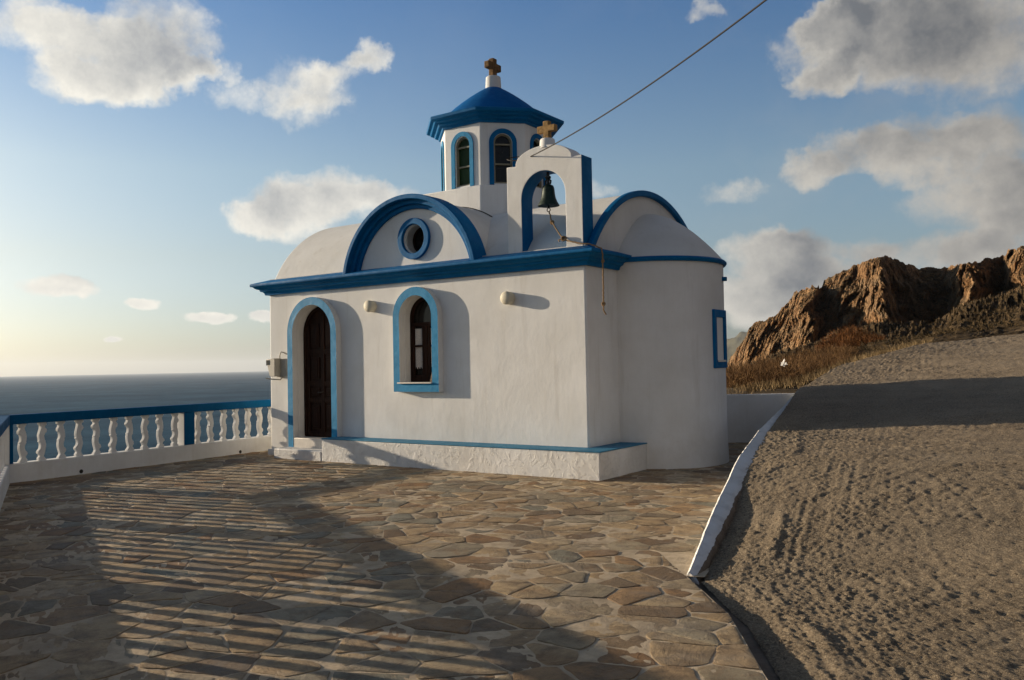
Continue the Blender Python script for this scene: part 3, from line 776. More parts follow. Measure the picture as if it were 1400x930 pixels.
# ------------------------------------------------------------------ meter box left of the door
mbx = empty('meter_box', (-6.66, -.1, 1.6), 'grey utility box with a small black window on the wall left of the door', 'utility box')
obj('back_plate', MB().box(-6.72, -6.44, -.035, -.002, 1.46, 1.80), M['grey_box'], mbx, bevel=.006)
obj('housing', MB().prism([(-6.86, 1.79), (-6.62, 1.81), (-6.62, 1.47), (-6.76, 1.47)], -.17, -.035), M['grey_box'], mbx, bevel=.006)
obj('window', MB().box(-6.872, -6.85, -.155, -.06, 1.68, 1.775), M['black'], mbx)
obj('side_window', MB().box(-6.85, -6.765, -.176, -.168, 1.69, 1.775), M['black'], mbx)
obj('conduit', MB().tube([(-6.60, -.06, 1.79), (-6.60, -.06, 1.87), (-6.57, -.05, 1.93), (-6.50, -.03, 1.91), (-6.44, -.012, 1.88)], .013, 8), M['grey_box'], mbx, smooth=60)
obj('cable', MB().tube([(-6.90, -.14, 1.44), (-6.78, -.10, 1.42), (-6.60, -.05, 1.41), (-6.55, -.03, 1.46)], .012, 8), M['grey_box'], mbx, smooth=60)

# ------------------------------------------------------------------ bell and rope
bell = empty('bell', (-.71, .155, 4.45), 'dark green bronze bell hanging in the arch of the belfry', 'bell')
obj('bell_body', MB().lathe([(.165, 3.985), (.160, 4.0), (.135, 4.045), (.112, 4.10), (.100, 4.17), (.094, 4.24), (.080, 4.285), (.045, 4.305), (.01, 4.31)], -.71, .155, 36), M['bell'], bell, smooth=50)
hg = MB().tube([(-.71, .155, 4.29), (-.71, .155, 4.50)], .022, 10).tube([(-.75, .155, 4.31), (-.76, .155, 4.36), (-.71, .155, 4.40), (-.66, .155, 4.36), (-.67, .155, 4.31)], .014, 8)
hg.lathe([(.02, 4.385), (.045, 4.40), (.045, 4.43), (.02, 4.445)], -.71, .155, 12)
obj('hanger', hg, M['iron'], bell, smooth=50)
ck = [(-.71 + .028*math.cos(t), .155, 3.925 + .028*math.sin(t)) for t in np.linspace(0, 2*math.pi, 15)]
obj('clapper', MB().tube([(-.71, .155, 4.2), (-.71, .155, 3.95)], .014, 8).tube(ck, .007, 6), M['iron'], bell, smooth=50)
def jitter_line(pts, step=.03, amp=.006, seed=1):
    rd = random.Random(seed); out = []
    for a, b_ in zip(pts[:-1], pts[1:]):
        a = Vector(a); b_ = Vector(b_); n = max(1, int((b_ - a).length / step))
        for k in range(n): out.append(a.lerp(b_, k / n) + Vector([rd.uniform(-amp, amp) for _ in range(3)]))
    return out + [Vector(pts[-1])]
rp = jitter_line([(-.70, .155, 3.90), (-.64, .12, 3.74), (-.50, .05, 3.57), (-.36, -.02, 3.44), (-.30, -.035, 3.405), (-.20, -.05, 3.375), (-.03, -.07, 3.325), (.10, -.05, 3.31), (.20, -.01, 3.27), (.262, .005, 3.235), (.274, .012, 3.15), (.272, .012, 2.95), (.278, .0, 2.6), (.272, .01, 2.42), (.28, -.01, 2.36), (.30, .03, 2.29)], .03, .0035, 4)
rmb = MB().tube(rp, .0105, 7)
for kp, kr in (((-.63, .12, 3.72), .022), ((-.34, -.03, 3.43), .032), ((.272, .01, 2.44), .020), ((.275, .012, 3.05), .014)):
    for q in range(3):
        tt_ = [Vector(kp) + Vector((kr*math.cos(t), kr*.6*math.sin(t + q), kr*math.sin(t)*.8 + .008*(q-1))) for t in np.linspace(0, 2*math.pi, 11)]
        rmb.tube(tt_, .010, 6)
rmb.tube(jitter_line([(-.34, -.03, 3.43), (-.42, -.05, 3.42), (-.40, -.06, 3.39)], .02, .004, 8), .009, 6)
tag(obj('bell_rope', rmb, M['rope'], origin=(-.71, .155, 3.9), smooth=60), 'knotted tan rope running from the bell over the cornice and hanging down', 'rope')

# ------------------------------------------------------------------ overhead cable
A = Vector((-1.12, .16, 4.76)); cam0 = Vector((6.16, -10.68, 1.6)); B = cam0 + Vector((-.286, .881, .376)) * 8.0
D_ = (B - A); cp = []
for k in range(61):
    t_ = k / 60 * 1.9; q = A + D_ * t_; q.z -= .34 * 4 * (t_/1.9) * (1 - t_/1.9) * 1.0
    cp.append(q)
# keep the end point under the sag on the sight line at t=1
off = (A + D_).z - (A + D_ * 1.0).z + .34 * 4 * (1/1.9) * (1 - 1/1.9)
cp = [q + Vector((0, 0, off * (k/60*1.9))) for k, q in enumerate(cp)]
cab = MB().tube(cp, .0085, 7)
loop = [A + Vector((-.17 - .17*math.cos(t), .02 + .10*math.sin(t), .035 + .055*math.sin(t + .5))) for t in np.linspace(0, 2*math.pi, 22)]
cab.tube(loop, .008, 6); cab.tube([A + Vector((-.02 + .025*math.cos(t*3), .02*math.sin(t*3), .01 + t*.012)) for t in np.linspace(0, 6, 24)], .008, 6)
tag(obj('overhead_cable', cab, M['cable'], origin=tuple(A), smooth=60), 'thin dark overhead cable rising from the belfry to the upper right', 'cable')

# ------------------------------------------------------------------ balustrades
LEFTP = [(0, -50), (.07, -52), (.115, -32), (.15, -36), (.19, -53), (.23, -55), (.27, -47), (.30, -31), (.36, -21), (.42, -23), (.47, -31), (.495, -41), (.52, -36), (.58, -43), (.66, -43), (.75, -35), (.84, -22), (.89, -18), (.93, -32), (.965, -44), (1, -48)]
def baluster_pts(z0, z1, mirror):
    h = z1 - z0; s_ = .128 / 105
    L_ = [(x * s_, z1 - t * h) for t, x in LEFTP]; Rr = [(-x * s_, z0 + t * h) for t, x in LEFTP]
    def dense(P):
        out = []
        for a, b_ in zip(P[:-1], P[1:]): out += [a]
        return out + [P[-1]]
    pts = L_ + Rr
    if mirror: pts = [(-x, z) for x, z in pts][::-1]
    return pts
def frame_obj(origin, d):
    """place local (s, out, z): s along the wall from its corner, out towards the terrace"""
    d = np.array(d) / np.linalg.norm(d)
    return d
def balustrade(name, label, start, d, inward, length, first, npan, hole_s=()):
    d = np.array(d) / np.linalg.norm(d); inn = np.array(inward)
    root = empty(name, (float(start[0]), float(start[1]), 0), label, 'balustrade', 'white and blue balustrades edging the terrace')
    def W(mb): mb.v = [(start[0] + d[0]*s_ + inn[0]*o_, start[1] + d[1]*s_ + inn[1]*o_, z) for s_, o_, z in mb.v]; return mb
    bw = MB().box(-.2, length, -.21, 0, -.4, .28)
    w_ = obj('base_wall', W(bw), M['white'], root, bevel=.014)
    obj('rail', W(MB().box(-.19, length, -.19, .006, .862, 1.003)), M['rail_blue'], root, bevel=.012)
    posts = [0.0 if k == 0 else k * 3.19 - .11 for k in range(npan + 1)]
    for k, s0 in enumerate(posts):
        if s0 > length: continue
        m = MB(); a0, a1 = (s0 - .19, s0 + .045) if k == 0 else (s0, s0 + .22)
        m.box(a0, a1, -.185, .0, .28, .862)
        po = obj('post', W(m), M['white'], root, bevel=.008)
        obj('post_face', W(MB().box(a0 + .002, a1 + .003, .0005, .0045, .282, .862)), M['rail_blue'], po)
    protos = {}
    for k in range(npan):
        s0 = .235 if k == 0 else posts[k] + .22 + .135
        s1 = posts[k + 1] - .135 if k == 0 else posts[k + 1] - .135
        n = 10; 
        for q in range(n):
            s_ = s0 + (s1 - s0) * q / (n - 1)
            if s_ > length - .05: continue
            mir = (q + k) % 2; s_ += random.uniform(-.006, .006)
            m = MB().prism([(s_ + a * random.uniform(.93, 1.07) + (b_ - .57) * (tl_ := random.uniform(-.0, .0)), b_) for a, b_ in baluster_pts(.279, .864, mir)], -.125, -.055, 'y')
            obj('baluster', W(m), M['white'], root, bevel=.006)
    return root, W
rtA, WA = balustrade('balustrade', 'white balustrade with blue rail facing the sea, ending at the chapel', FAR0, FAR1 - FAR0, (.9966, .0826), 9.8, 0, 3)
rtB, WB = balustrade('balustrade', 'white balustrade with blue rail along the near left edge of the terrace', Cc, U, (.446, .895), 16.5, 0, 5)
# drain holes with rust: dark sockets
for s_, zz in ((1.12, .045), (4.36, .04)):
    m = MB().tube([(s_, .004, zz), (s_, -.10, zz)], .032, 14); WA(m)
    obj('drain_pipe', m, M['iron'], rtA, smooth=40)

# ------------------------------------------------------------------ low wall along the road
def par_wall():
    root = empty('low_wall', (3.3, -3.5, 0), 'low wall with whitewashed sloping top between the terrace and the concrete road', 'wall')
    ys = np.concatenate([np.linspace(-4.66, -1, 240), np.linspace(-.985, 6.2, 240)])
    zt = np.interp(ys, [p[1] for p in PAR], [p[2] for p in PAR]); xs = par_x(ys)
    k_ = np.ones(9) / 9
    xs2 = np.convolve(np.pad(xs, 4, 'edge'), k_, 'valid'); zt2 = np.convolve(np.pad(zt, 4, 'edge'), k_, 'valid')
    w = np.interp(ys, [-4.66, -4.2, -3.4, -2, 0, 6.2], [.085, .12, .155, .17, .18, .19])
    jag = .030 * fbm(np.c_[ys * 5, ys * 0, ys * 0], 5, 77, .7); up = .007 * fbm(np.c_[ys * 9, ys * 0, ys * 0], 4, 78, .7); lf = .006 * fbm(np.c_[ys * 8, ys * 0, ys * 0], 3, 79, .7)
    vs = []; fs = []
    for k, y in enumerate(ys):
        x = xs2[k] + lf[k]; z = zt2[k] + up[k]; ww = w[k] + jag[k]
        hump_ = .03 * up[(k * 7) % len(ys)] / .007 * .3
        vs += [(x, y, -.3), (x - .002, y, z - .02), (x + .02, y, z + .004), (x + ww * .5, y, z - .012 + hump_ * .2), (x + ww - .01, y, z - .034), (x + ww + .008, y, z - .06), (x + ww + .05, y, z - .5)]
    n = 7
    for k in range(len(ys) - 1):
        for q in range(n - 1): fs.append((n*k + q, n*k + q + 1, n*k + n + q + 1, n*k + n + q))
    fs += [tuple(range(n)), tuple(n*(len(ys)-1) + q for q in reversed(range(n)))]
    m = MB(); m.add(vs, fs)
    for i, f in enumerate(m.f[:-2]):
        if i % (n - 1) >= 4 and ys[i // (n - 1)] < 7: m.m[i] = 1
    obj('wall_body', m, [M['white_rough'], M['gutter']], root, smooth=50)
par_wall()
Bx, By = 1.12, 6.15
bd = np.array([math.cos(R(212)), math.sin(R(212))])
e_ = np.array([Bx, By]) + bd * 3.6; nn_ = np.array([-bd[1], bd[0]])
m = MB(); q = [np.array([Bx + .12, By + .10]), e_, e_ - nn_ * .18 , np.array([Bx + .12, By + .10]) - nn_ * .18]
m.prism([tuple(a) for a in q], -.3, .935, 'z')
tag(obj('low_wall', m, M['white'], bevel=.012, origin=(0, 5.6, 0)), 'plain white wall closing the terrace behind the apse', 'wall')

# ------------------------------------------------------------------ terrain
def pol(b, e, d):
    """bearing (deg, clockwise from +y), elevation and horizontal distance from the viewpoint -> xyz"""
    return np.array([6.16 + d*np.sin(np.radians(b)), -10.68 + d*np.cos(np.radians(b)), 1.6 + d*np.tan(np.radians(e))])
SIL = [(-50, -14), (-40, -10.5), (-30.3, -6.91), (-25.42, -3.6), (-22.54, -1.48), (-20.86, -0.12), (-20.26, 0.72), (-19.69, 1.46), (-19.47, 2.07), (-18.89, 2.43), (-17.85, 2.86), (-16.98, 3.58), (-16.65, 4.22), (-16.22, 4.52), (-15.02, 4.53), (-14.88, 4.82), (-14.53, 5.08), (-13.14, 5.69), (-12.09, 6.05), (-11.49, 6.17), (-10.96, 6.04), (-10.52, 5.74), (-10.11, 5.67), (-9.4, 5.32), (-8.39, 5.2), (-7.63, 5.33), (-7.2, 5.43), (-6.81, 5.57), (-6.28, 5.45), (-5.71, 5.62), (-5.49, 5.6), (-4.87, 5.74), (-4.73, 6.06), (-3.93, 6.11), (-2.15, 6.36), (2.76, 5.87), (8.39, 4.73), (30, 5), (60, 4)]
FOOT = [(-50, -16), (-40, -13), (-30.35, -8.81), (-25.48, -5.98), (-22.59, -3.62), (-20.92, -1.64), (-19.76, -0.9), (-18.05, 0.1), (-15.47, 0.88), (-14.38, 1.31), (-12.16, 1.97), (-10.03, 1.76), (-9.0, 1.46), (-8.35, 2.01), (-7.21, 2.65), (-5.37, 3.38), (-4.0, 3.85), (-0.5, 4.59), (8.36, 3.84), (30, 3.5), (60, 3)]
NEAR = [(-50, -32), (-40, -24), (-30.37, -9.75), (-25.5, -6.93), (-20.7, -1.95), (-16.63, -1.6), (-12.72, -0.23), (-9.02, 0.71), (-4.08, 1.16), (2.63, 1.9), (8.3, 1.9), (30, 1.8), (60, 1.5)]
# distance of the face: it comes nearer along sunlit flanks and falls back along shaded ones
DD = [(-50, 260), (-30, 250), (-22, 235), (-20.9, 226), (-19.5, 208), (-17.9, 196), (-16.9, 190), (-15.75, 176), (-15.4, 176), (-15.0, 192), (-14.6, 190), (-13.6, 184), (-12.9, 182), (-12.3, 174), (-11.3, 162), (-10.8, 172), (-9.3, 184), (-8.1, 188), (-7.0, 160), (-6.7, 158), (-5.8, 176), (-5.0, 182), (-4.7, 168), (-3.9, 156), (-2, 142), (3, 120), (9, 110), (60, 100)]
def build_cliff():
    fine = np.arange(-21.6, -3.2, .042); bs = np.concatenate([np.arange(-50, -21.6, .5), fine, np.arange(-3.2, 60, .5)])
    nF, nC_, nT = 70, 150, 16
    I = lambda T, x: np.interp(x, [t[0] for t in T], [t[1] for t in T])
    se, fe, ne, dd = I(SIL, bs), I(FOOT, bs), I(NEAR, bs), I(DD, bs)
    k_ = np.exp(-np.linspace(-2, 2, 9)**2); k_ /= k_.sum(); dd = np.convolve(np.pad(dd, 4, 'edge'), k_, 'valid')
    dn = np.interp(bs, [-50, -22, -20.7, -16, -9, -4, 60], [22, 22, 23, 21, 26, 30, 40])
    rows = []; face = []
    for i in range(nF):                                     # slope from the terrace to the foot of the rock
        t = i / (nF - 1); d = dn * (dd / dn) ** t
        z0 = 1.6 + dn * np.tan(np.radians(ne)); z1 = 1.6 + dd * np.tan(np.radians(fe))
        # stay close to the straight sight line so the slope is seen at a grazing angle
        e = ne + (fe - ne) * t ** 1.15
        rows.append(np.stack([6.16 + d*np.sin(np.radians(bs)), -10.68 + d*np.cos(np.radians(bs)), 1.6 + d*np.tan(np.radians(e))], -1)); face.append(np.zeros(len(bs)))
    for i in range(1, nC_):                                 # the face
        t = i / (nC_ - 1); wob_ = .55 * fbm(np.c_[bs * .9, np.full(len(bs), t * 3.0), bs * 0], 3, 88); d = np.interp(bs + wob_ * np.exp(-((bs + 12) / 12) ** 4), bs, dd) + 16 * t ** 1.5
        e = fe + (se - fe) * t
        rows.append(np.stack([6.16 + d*np.sin(np.radians(bs)), -10.68 + d*np.cos(np.radians(bs)), 1.6 + d*np.tan(np.radians(e))], -1)); face.append(np.full(len(bs), 1.0))
    for i in range(1, nT):                                  # the top runs back and down
        d = dd + 16 + i * 9.0; z = 1.6 + (dd + 16)*np.tan(np.radians(se)) - i * .25 - .03 * i * i
        rows.append(np.stack([6.16 + d*np.sin(np.radians(bs)), -10.68 + d*np.cos(np.radians(bs)), z], -1)); face.append(np.full(len(bs), .3))
    G = np.stack(rows); F = np.stack(face); sh = G.shape[:2]
    P = G.reshape(-1, 3); f = F.ravel(); row = np.repeat(np.arange(sh[0]), sh[1])
    tow = np.array([6.16, -10.68, 0]) - P; tow[:, 2] = 0; dist = np.linalg.norm(tow, axis=1); tow /= dist[:, None]
    lat = np.stack([-tow[:, 1], tow[:, 0], 0*tow[:, 0]], -1)
    tc = np.clip((row - nF) / (nC_ - 1), 0, 1); isf = (row >= nF) & (row < nF + nC_)
    env = np.where(isf, np.sin(np.clip(tc, .03, .985) * math.pi) ** .35, 0)
    s3 = P * np.array([1, 1, .6])
    rib = ridged(s3 * .055, 4, 5, .55) * 4.2 + fbm(P * np.array([1, 1, .8]) * .12, 4, 9, .66) * 8.5 + ridged(s3 * .4, 4, 13, .6) * 1.8
    # ledges and steps: terrace the face in height
    led = (np.mod(P[:, 2] * .22 + 1.3 * fbm(P * .05, 3, 3), 1) ** 2 - .35) * 2.2
    fine_ = ridged(P * np.array([1, 1, .85]) * .75, 3, 17, .65) * 1.5 + fbm(P * 1.9, 2, 23) * .9
    P = P + tow * ((rib + fine_ - led * .5) * env)[:, None]
    P[:, 2] += np.where(isf, 1.1 * fbm(P * .22, 3, 33) * env, 0)
    # jagged crown
    crown = np.exp(-((row - (nF + nC_ - 1)) / 7.0) ** 2)
    P[:, 2] += crown * (ridged(np.c_[P[:, 0] * .22, P[:, 1] * .22, P[:, 0] * 0], 4, 55, .6) * .9 - .2) * np.clip((dist - 60) / 60, 0, 1)
    # rocks and gullies on the slope, growing with distance
    sl = (row < nF); amp = np.clip((dist - 24) / 130, 0, 1)
    rk = np.clip(ridged(P * .30, 4, 71, .6) - .05, 0, 1) * 2.4 + fbm(P * .10, 3, 73) * 2.0
    P[:, 2] += np.where(sl, amp * rk * np.clip((nF - row) / 10, .25, 1) + .06 * fbm(P * 1.5, 3, 75), 0)
    G2 = P.reshape(*sh, 3)
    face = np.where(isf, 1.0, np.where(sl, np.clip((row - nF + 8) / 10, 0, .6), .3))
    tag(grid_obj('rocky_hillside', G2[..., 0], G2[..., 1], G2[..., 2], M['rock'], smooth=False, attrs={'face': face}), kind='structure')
    return G2, nF
G2, nF = build_cliff()

# ground under and round the terrace, falling to the sea on the left
def ground_z(X, Y):
    d1 = -(X + 7.75); d2 = -((X - Cc[0]) * N_[0] + (Y - Cc[1]) * N_[1]) - .35
    out = np.maximum(d1, d2)
    back = np.clip((Y - 5.0) / 2.5, 0, 1) 
    xb = -1.0 - (Y - 6) * .55                                # coast retreats behind the chapel
    inland = np.where(Y > 5, .86 + .012 * (Y - 6), -.7)
    rz = road_z(X, Y) - .35
    xp = np.where(Y < -4.66, edge_x(Y), np.where(Y < 6.2, par_x(Y), 1.4))
    right = np.clip((X - xp - .3) / .4, 0, 1)
    z = inland * (1 - right) + rz * right
    z = np.where((Y > 5) & (Y < 7) & (right < 1), -.7 + (inland + .7) * np.clip((Y - 6.3 + .62 * (X - 1.1) * -1) / .4, 0, 1) * (1 - right) + rz * right, z)
    drop = np.clip(out, 0, None); 
    z = z - np.clip(drop * 1.25, 0, None) * (1 + .15 * np.sin(X * .3 + Y * .2))
    return np.maximum(z, -50)
gx = np.concatenate([np.arange(-90, -14, 2.0), np.arange(-14, 16, .4), np.arange(16, 80, 2.0)]); gy = np.concatenate([np.arange(-90, -16, 2.0), np.arange(-16, 14, .4), np.arange(14, 40, 2.0)])
GX, GY = np.meshgrid(gx, gy); GZ = ground_z(GX, GY)
n_ = fbm(np.c_[GX.ravel(), GY.ravel(), GZ.ravel()] * .35, 4, 19).reshape(GX.shape)
out_ = np.maximum(-(GX + 7.75), -((GX - Cc[0]) * N_[0] + (GY - Cc[1]) * N_[1]))
GZ = GZ + n_ * np.clip(out_ - 1, 0, 6) * .35
# beyond the hillside sheet's near edge the sheet takes over
dcam = np.hypot(GX - 6.16, GY + 10.68); brg = np.degrees(np.arctan2(GX - 6.16, GY + 10.68))
lim = np.interp(brg, [-50, -22, -20.7, -16, -9, -4, 60], [22, 22, 23, 21, 26, 30, 40]); ontop = (dcam > lim) & (brg > -50) & (brg < 60)
GZ = np.where(ontop, np.minimum(GZ, .9 - (dcam - lim) * .35), GZ)
tag(grid_obj('ground', GX, GY, GZ, M['ground']), kind='structure')

# sea out to the horizon
rad = np.concatenate([[5], np.geomspace(20, 26000, 60)]); th = np.radians(np.arange(0, 361, 3))
RR, TT = np.meshgrid(rad, th, indexing='ij')
tag(grid_obj('sea', RR*np.cos(TT), RR*np.sin(TT), np.full_like(RR, -46.0), M['sea']), kind='structure')

# far coast
def ridge(name, pts, depth, seed, mat, base=-47):
    bs = np.linspace(pts[0][0], pts[-1][0], 220); es = np.interp(bs, [p[0] for p in pts], [p[1] for p in pts]); ds = np.interp(bs, [p[0] for p in pts], [p[2] for p in pts])
    rows = []
    for t in np.linspace(0, 1, 26):
        d = ds - depth * (1 - t); top = 1.6 + ds * np.tan(np.radians(es))
        z = base + (top - base) * (t ** .85); z = z + (top - base) * .10 * fbm(np.c_[bs * 3, np.full_like(bs, t * 5), bs * 0], 4, seed) * (t * 1.0)
        rows.append(np.stack([6.16 + d*np.sin(np.radians(bs)), -10.68 + d*np.cos(np.radians(bs)), z], -1))
    for t in (1, 2, 3):
        d = ds + depth * .4 * t; z = np.maximum(rows[-1][:, 2] * (.85), base)
        rows.append(np.stack([6.16 + d*np.sin(np.radians(bs)), -10.68 + d*np.cos(np.radians(bs)), z], -1))
    G = np.stack(rows); return tag(grid_obj(name, G[..., 0], G[..., 1], G[..., 2], mat), kind='structure')
ridge('far_hills', [(-26.5, -.35, 6500), (-25.3, -.2, 6400), (-22.5, .8, 6200), (-20.8, 1.42, 6000), (-19.5, 1.98, 5900), (-16, 2.9, 5800), (-11.8, 2.4, 5600), (-4, .8, 5500), (0, 0, 5500)], 1500, 7, M['far'])
ridge('middle_hill', [(-23.4, -2.2, 900), (-21.8, -.9, 850), (-20.9, -.1, 820), (-20.2, .55, 800), (-19.3, 1.25, 780), (-17.5, 2.0, 760), (-10, 2.2, 700)], 260, 9, M['rock'])

# ------------------------------------------------------------------ vegetation
def blade(mb, p, L, w, d):
    d = Vector(d).normalized(); s_ = d.cross(Vector((random.gauss(0, 1), random.gauss(0, 1), random.gauss(0, 1)))).normalized() * w
    p = Vector(p); q = p + d * L
    mb.v += [tuple(p - s_), tuple(p + s_), tuple(q)]; b_ = len(mb.v) - 3; mb.f.append((b_, b_ + 1, b_ + 2)); mb.m.append(0)
def bush(mb, c, r, h, n, w=.006, L=.28):
    for _ in range(n):
        a = random.uniform(0, 2*math.pi); q = random.random() ** .5; u = random.random()
        zz = h * (1 - q*q*.75) * u ** .7
        lump = 1 + .25 * math.sin(a*3 + c[0]*7) + .15 * math.sin(a*7 + c[1])
        p = (c[0] + r*lump*q*math.cos(a), c[1] + r*lump*q*math.sin(a), c[2] + zz)
        blade(mb, p, L * random.uniform(.5, 1.3), w * random.uniform(.6, 1.4), (math.cos(a)*q + random.gauss(0, .8), math.sin(a)*q + random.gauss(0, .8), .6 + random.random()))
def stuff(name, mb, mat):
    return tag(obj(name, mb, mat, recalc=False), kind='stuff')
# sampled height of the hillside sheet at a bearing and distance
bs_all = np.concatenate([np.arange(-50, -21.6, .5), np.arange(-21.6, -3.2, .042), np.arange(-3.2, 60, .5)])
def hill_pt(b, d):
    c = int(np.argmin(np.abs(bs_all - b))); colm = G2[:nF, c]; dist = np.hypot(colm[:, 0] - 6.16, colm[:, 1] + 10.68)
    z = np.interp(d, dist, colm[:, 2]); return (6.16 + d*math.sin(R(b)), -10.68 + d*math.cos(R(b)), float(z))
sb = MB(); rd = random.Random(3)
for k in range(120):
    b = rd.uniform(-22.5, -13.3); d = rd.uniform(22.5, 38) + max(0, (b + 17)) * 2.2
    top = np.interp(b, [-22, -20, -18, -16.5, -15, -13.3], [.9, 1.0, 1.15, 1.25, .75, .4])
    h = top * rd.uniform(.45, 1.0) * (.7 + .3 * (d - 22) / 14); c = hill_pt(b, d)
    bush(sb, (c[0], c[1], c[2] - .05), rd.uniform(.45, .95), h, int(620 * (.5 + h)), .0048, .27)
stuff('dry_brush', sb, M['twig'])
sg = MB()
for k in range(5500):
    b = rd.uniform(-21.5, -8.8); d = rd.uniform(20.5, 27) + max(0, b + 15) * 1.3 - (rd.random() ** 4) * 2.5; c = hill_pt(b, d)
    blade(sg, c, rd.uniform(.08, .28), .008, (rd.gauss(0, .4), rd.gauss(0, .4), 1))
stuff('dry_grass', sg, M['twig_pale'])
sd = MB()
for k in range(1700):
    b = rd.uniform(-21, -2.8); t = rd.random(); lo = 34 if b < -9 else 40
    d = lo * (150 / lo) ** t; c = hill_pt(b, d); s_ = rd.uniform(.12, .42) * (.45 + d / 150)
    for q in range(20):
        a = rd.uniform(0, 6.28); rr_ = rd.random() ** .5 * s_
        p = (c[0] + rr_*math.cos(a), c[1] + rr_*math.sin(a), c[2] - .05 + rd.random() * s_ * .4)
        blade(sd, p, s_ * rd.uniform(.4, .9), s_ * .065, (math.cos(a), math.sin(a), .9))
stuff('low_scrub', sd, M['twig_dark'])
sr = MB(); c = hill_pt(-13.33, 62); bush(sr, (c[0], c[1], c[2] - .1), 1.9, 1.7, 6500, .014, .34)
c2 = hill_pt(-12.2, 60); bush(sr, (c2[0], c2[1], c2[2] - .2), 1.4, .9, 2500, .014, .3)
o = obj('round_shrub', sr, M['twig_red'], recalc=False, origin=c); tag(o, 'rust brown rounded shrub below the cliff beside the road crest', 'shrub')
# pale scrap caught in the brush
bc = hill_pt(-17.4, 22.0); bm_ = MB()
for k in range(7):
    p = (bc[0] + rd.uniform(-.10, .05), bc[1] + rd.uniform(-.1, .1), bc[2] + .55 + rd.uniform(-.11, .06))
    bm_.add([p, (p[0] + rd.uniform(.03, .10), p[1] + rd.uniform(-.05, .05), p[2] + rd.uniform(-.03, .06)), (p[0] + rd.uniform(-.02, .10), p[1], p[2] + rd.uniform(.05, .12))], [(0, 1, 2)])
tag(obj('plastic_scrap', bm_, M['bag'], recalc=False, origin=bc), 'torn white plastic scrap caught in the dry brown brush', 'litter')

# ------------------------------------------------------------------ air
hz_ = NT('haze_air')
hv = hz_.n('ShaderNodeVolumePrincipled', {'Color': (.80, .88, 1.0, 1), 'Density': 3.6e-5, 'Anisotropy': .3})
hz_.n('ShaderNodeOutputMaterial', {'Volume': hv.outputs[0]})
tag(obj('haze', MB().box(-27000, 27000, -27000, 27000, -51.5, 345), hz_.m), kind='stuff')

# ------------------------------------------------------------------ world: Nishita sky with clouds placed by bearing and elevation
CL = [(-64.43, 19.57, 2.9, 1.73), (-60.74, 18.91, 3.73, 2.0), (-57.43, 20.33, 3.25, 2.21), (-60.95, 17.05, 3.71, 1.03), (-55.95, 18.42, 1.53, 1.04), (-51.75, 17.26, 2.76, 0.95), (-49.21, 18.5, 2.5, 1.3), (-47.2, 17.9, 2.3, 1.35), (-43.9, 20.0, 1.7, 1.0), (-45.4, 19.2, 1.9, .8), (-47.84, 16.59, 2.61, 0.98), (-53.76, 18.4, 1.34, 0.64), (-49.78, 10.14, 3.51, 1.61), (-46.96, 11.51, 3.58, 1.48), (-43.64, 10.71, 2.67, 1.42), (-51.83, 9.62, 2.05, 1.01), (-62.76, 5.16, 2.03, 0.65), (-58.25, 4.14, 1.09, 0.4), (-54.55, 3.43, 1.49, 0.36), (-50.99, 3.28, 1.0, 0.38), (-60.14, 1.94, 0.56, 0.18), (-14.28, 19.19, 2.97, 1.86), (-10.88, 19.11, 4.37, 2.79), (-6.52, 17.97, 4.39, 3.49), (-13.38, 20.31, 2.52, 1.41), (-14.35, 17.09, 1.93, 0.85), (-15.6, 11.75, 2.08, 1.07), (-12.34, 12.75, 3.08, 1.38), (-8.65, 12.95, 3.09, 1.47), (-5.2, 12.07, 2.53, 2.04), (-9.9, 11.39, 2.38, 1.08), (-6.42, 9.3, 3.48, 1.89), (-4.22, 8.22, 2.13, 2.47), (-19.9, 10.72, 1.64, 0.78), (-18.64, 6.92, 2.77, 1.21), (-16.4, 6.8, 2.61, 1.19), (-19.15, 4.61, 2.68, 1.4), (-15.57, 4.91, 2.99, 1.15), (-12.11, 6.52, 1.65, 0.9), (-9.06, 6.08, 2.91, 1.14), (-6.15, 6.08, 1.85, 1.27), (-29.41, 11.56, 1.07, 0.66), (-21.68, 22.17, 1.4, 0.58), (-17.84, 3.14, 3.51, 1.17)]
WISP = {5, 6, 7, 9, 10, 11, 33, 41, 42}
t = NT('World', world=True); sc.world = t.m
sky = t.n('ShaderNodeTexSky', None, sky_type='NISHITA'); sky.sun_disc = False
sky.sun_elevation = R(SUN_EL); sky.sun_rotation = R(258); sky.altitude = 50; sky.air_density = 1.0; sky.dust_density = 1.6; sky.ozone_density = 1.4
dirv = t.n('ShaderNodeNewGeometry').outputs['Incoming']
dirv = t.n('ShaderNodeTexCoord').outputs['Generated']
dirn = t.n('ShaderNodeVectorMath', {0: dirv}, operation='NORMALIZE').outputs[0]
sp = t.n('ShaderNodeSeparateXYZ', {0: dirn})
az = t.math('MULTIPLY', t.math('ARCTAN2', sp.outputs[0], sp.outputs[1]), 180/math.pi)
el = t.math('MULTIPLY', t.math('ARCSINE', sp.outputs[2]), 180/math.pi)
wn = t.n('ShaderNodeTexNoise', {'Vector': dirn, 'Scale': 14.0, 'Detail': 6.0, 'Roughness': .62})
wx, wy, wz = t.n('ShaderNodeSeparateColor', {0: wn.outputs['Color']}).outputs[:3]
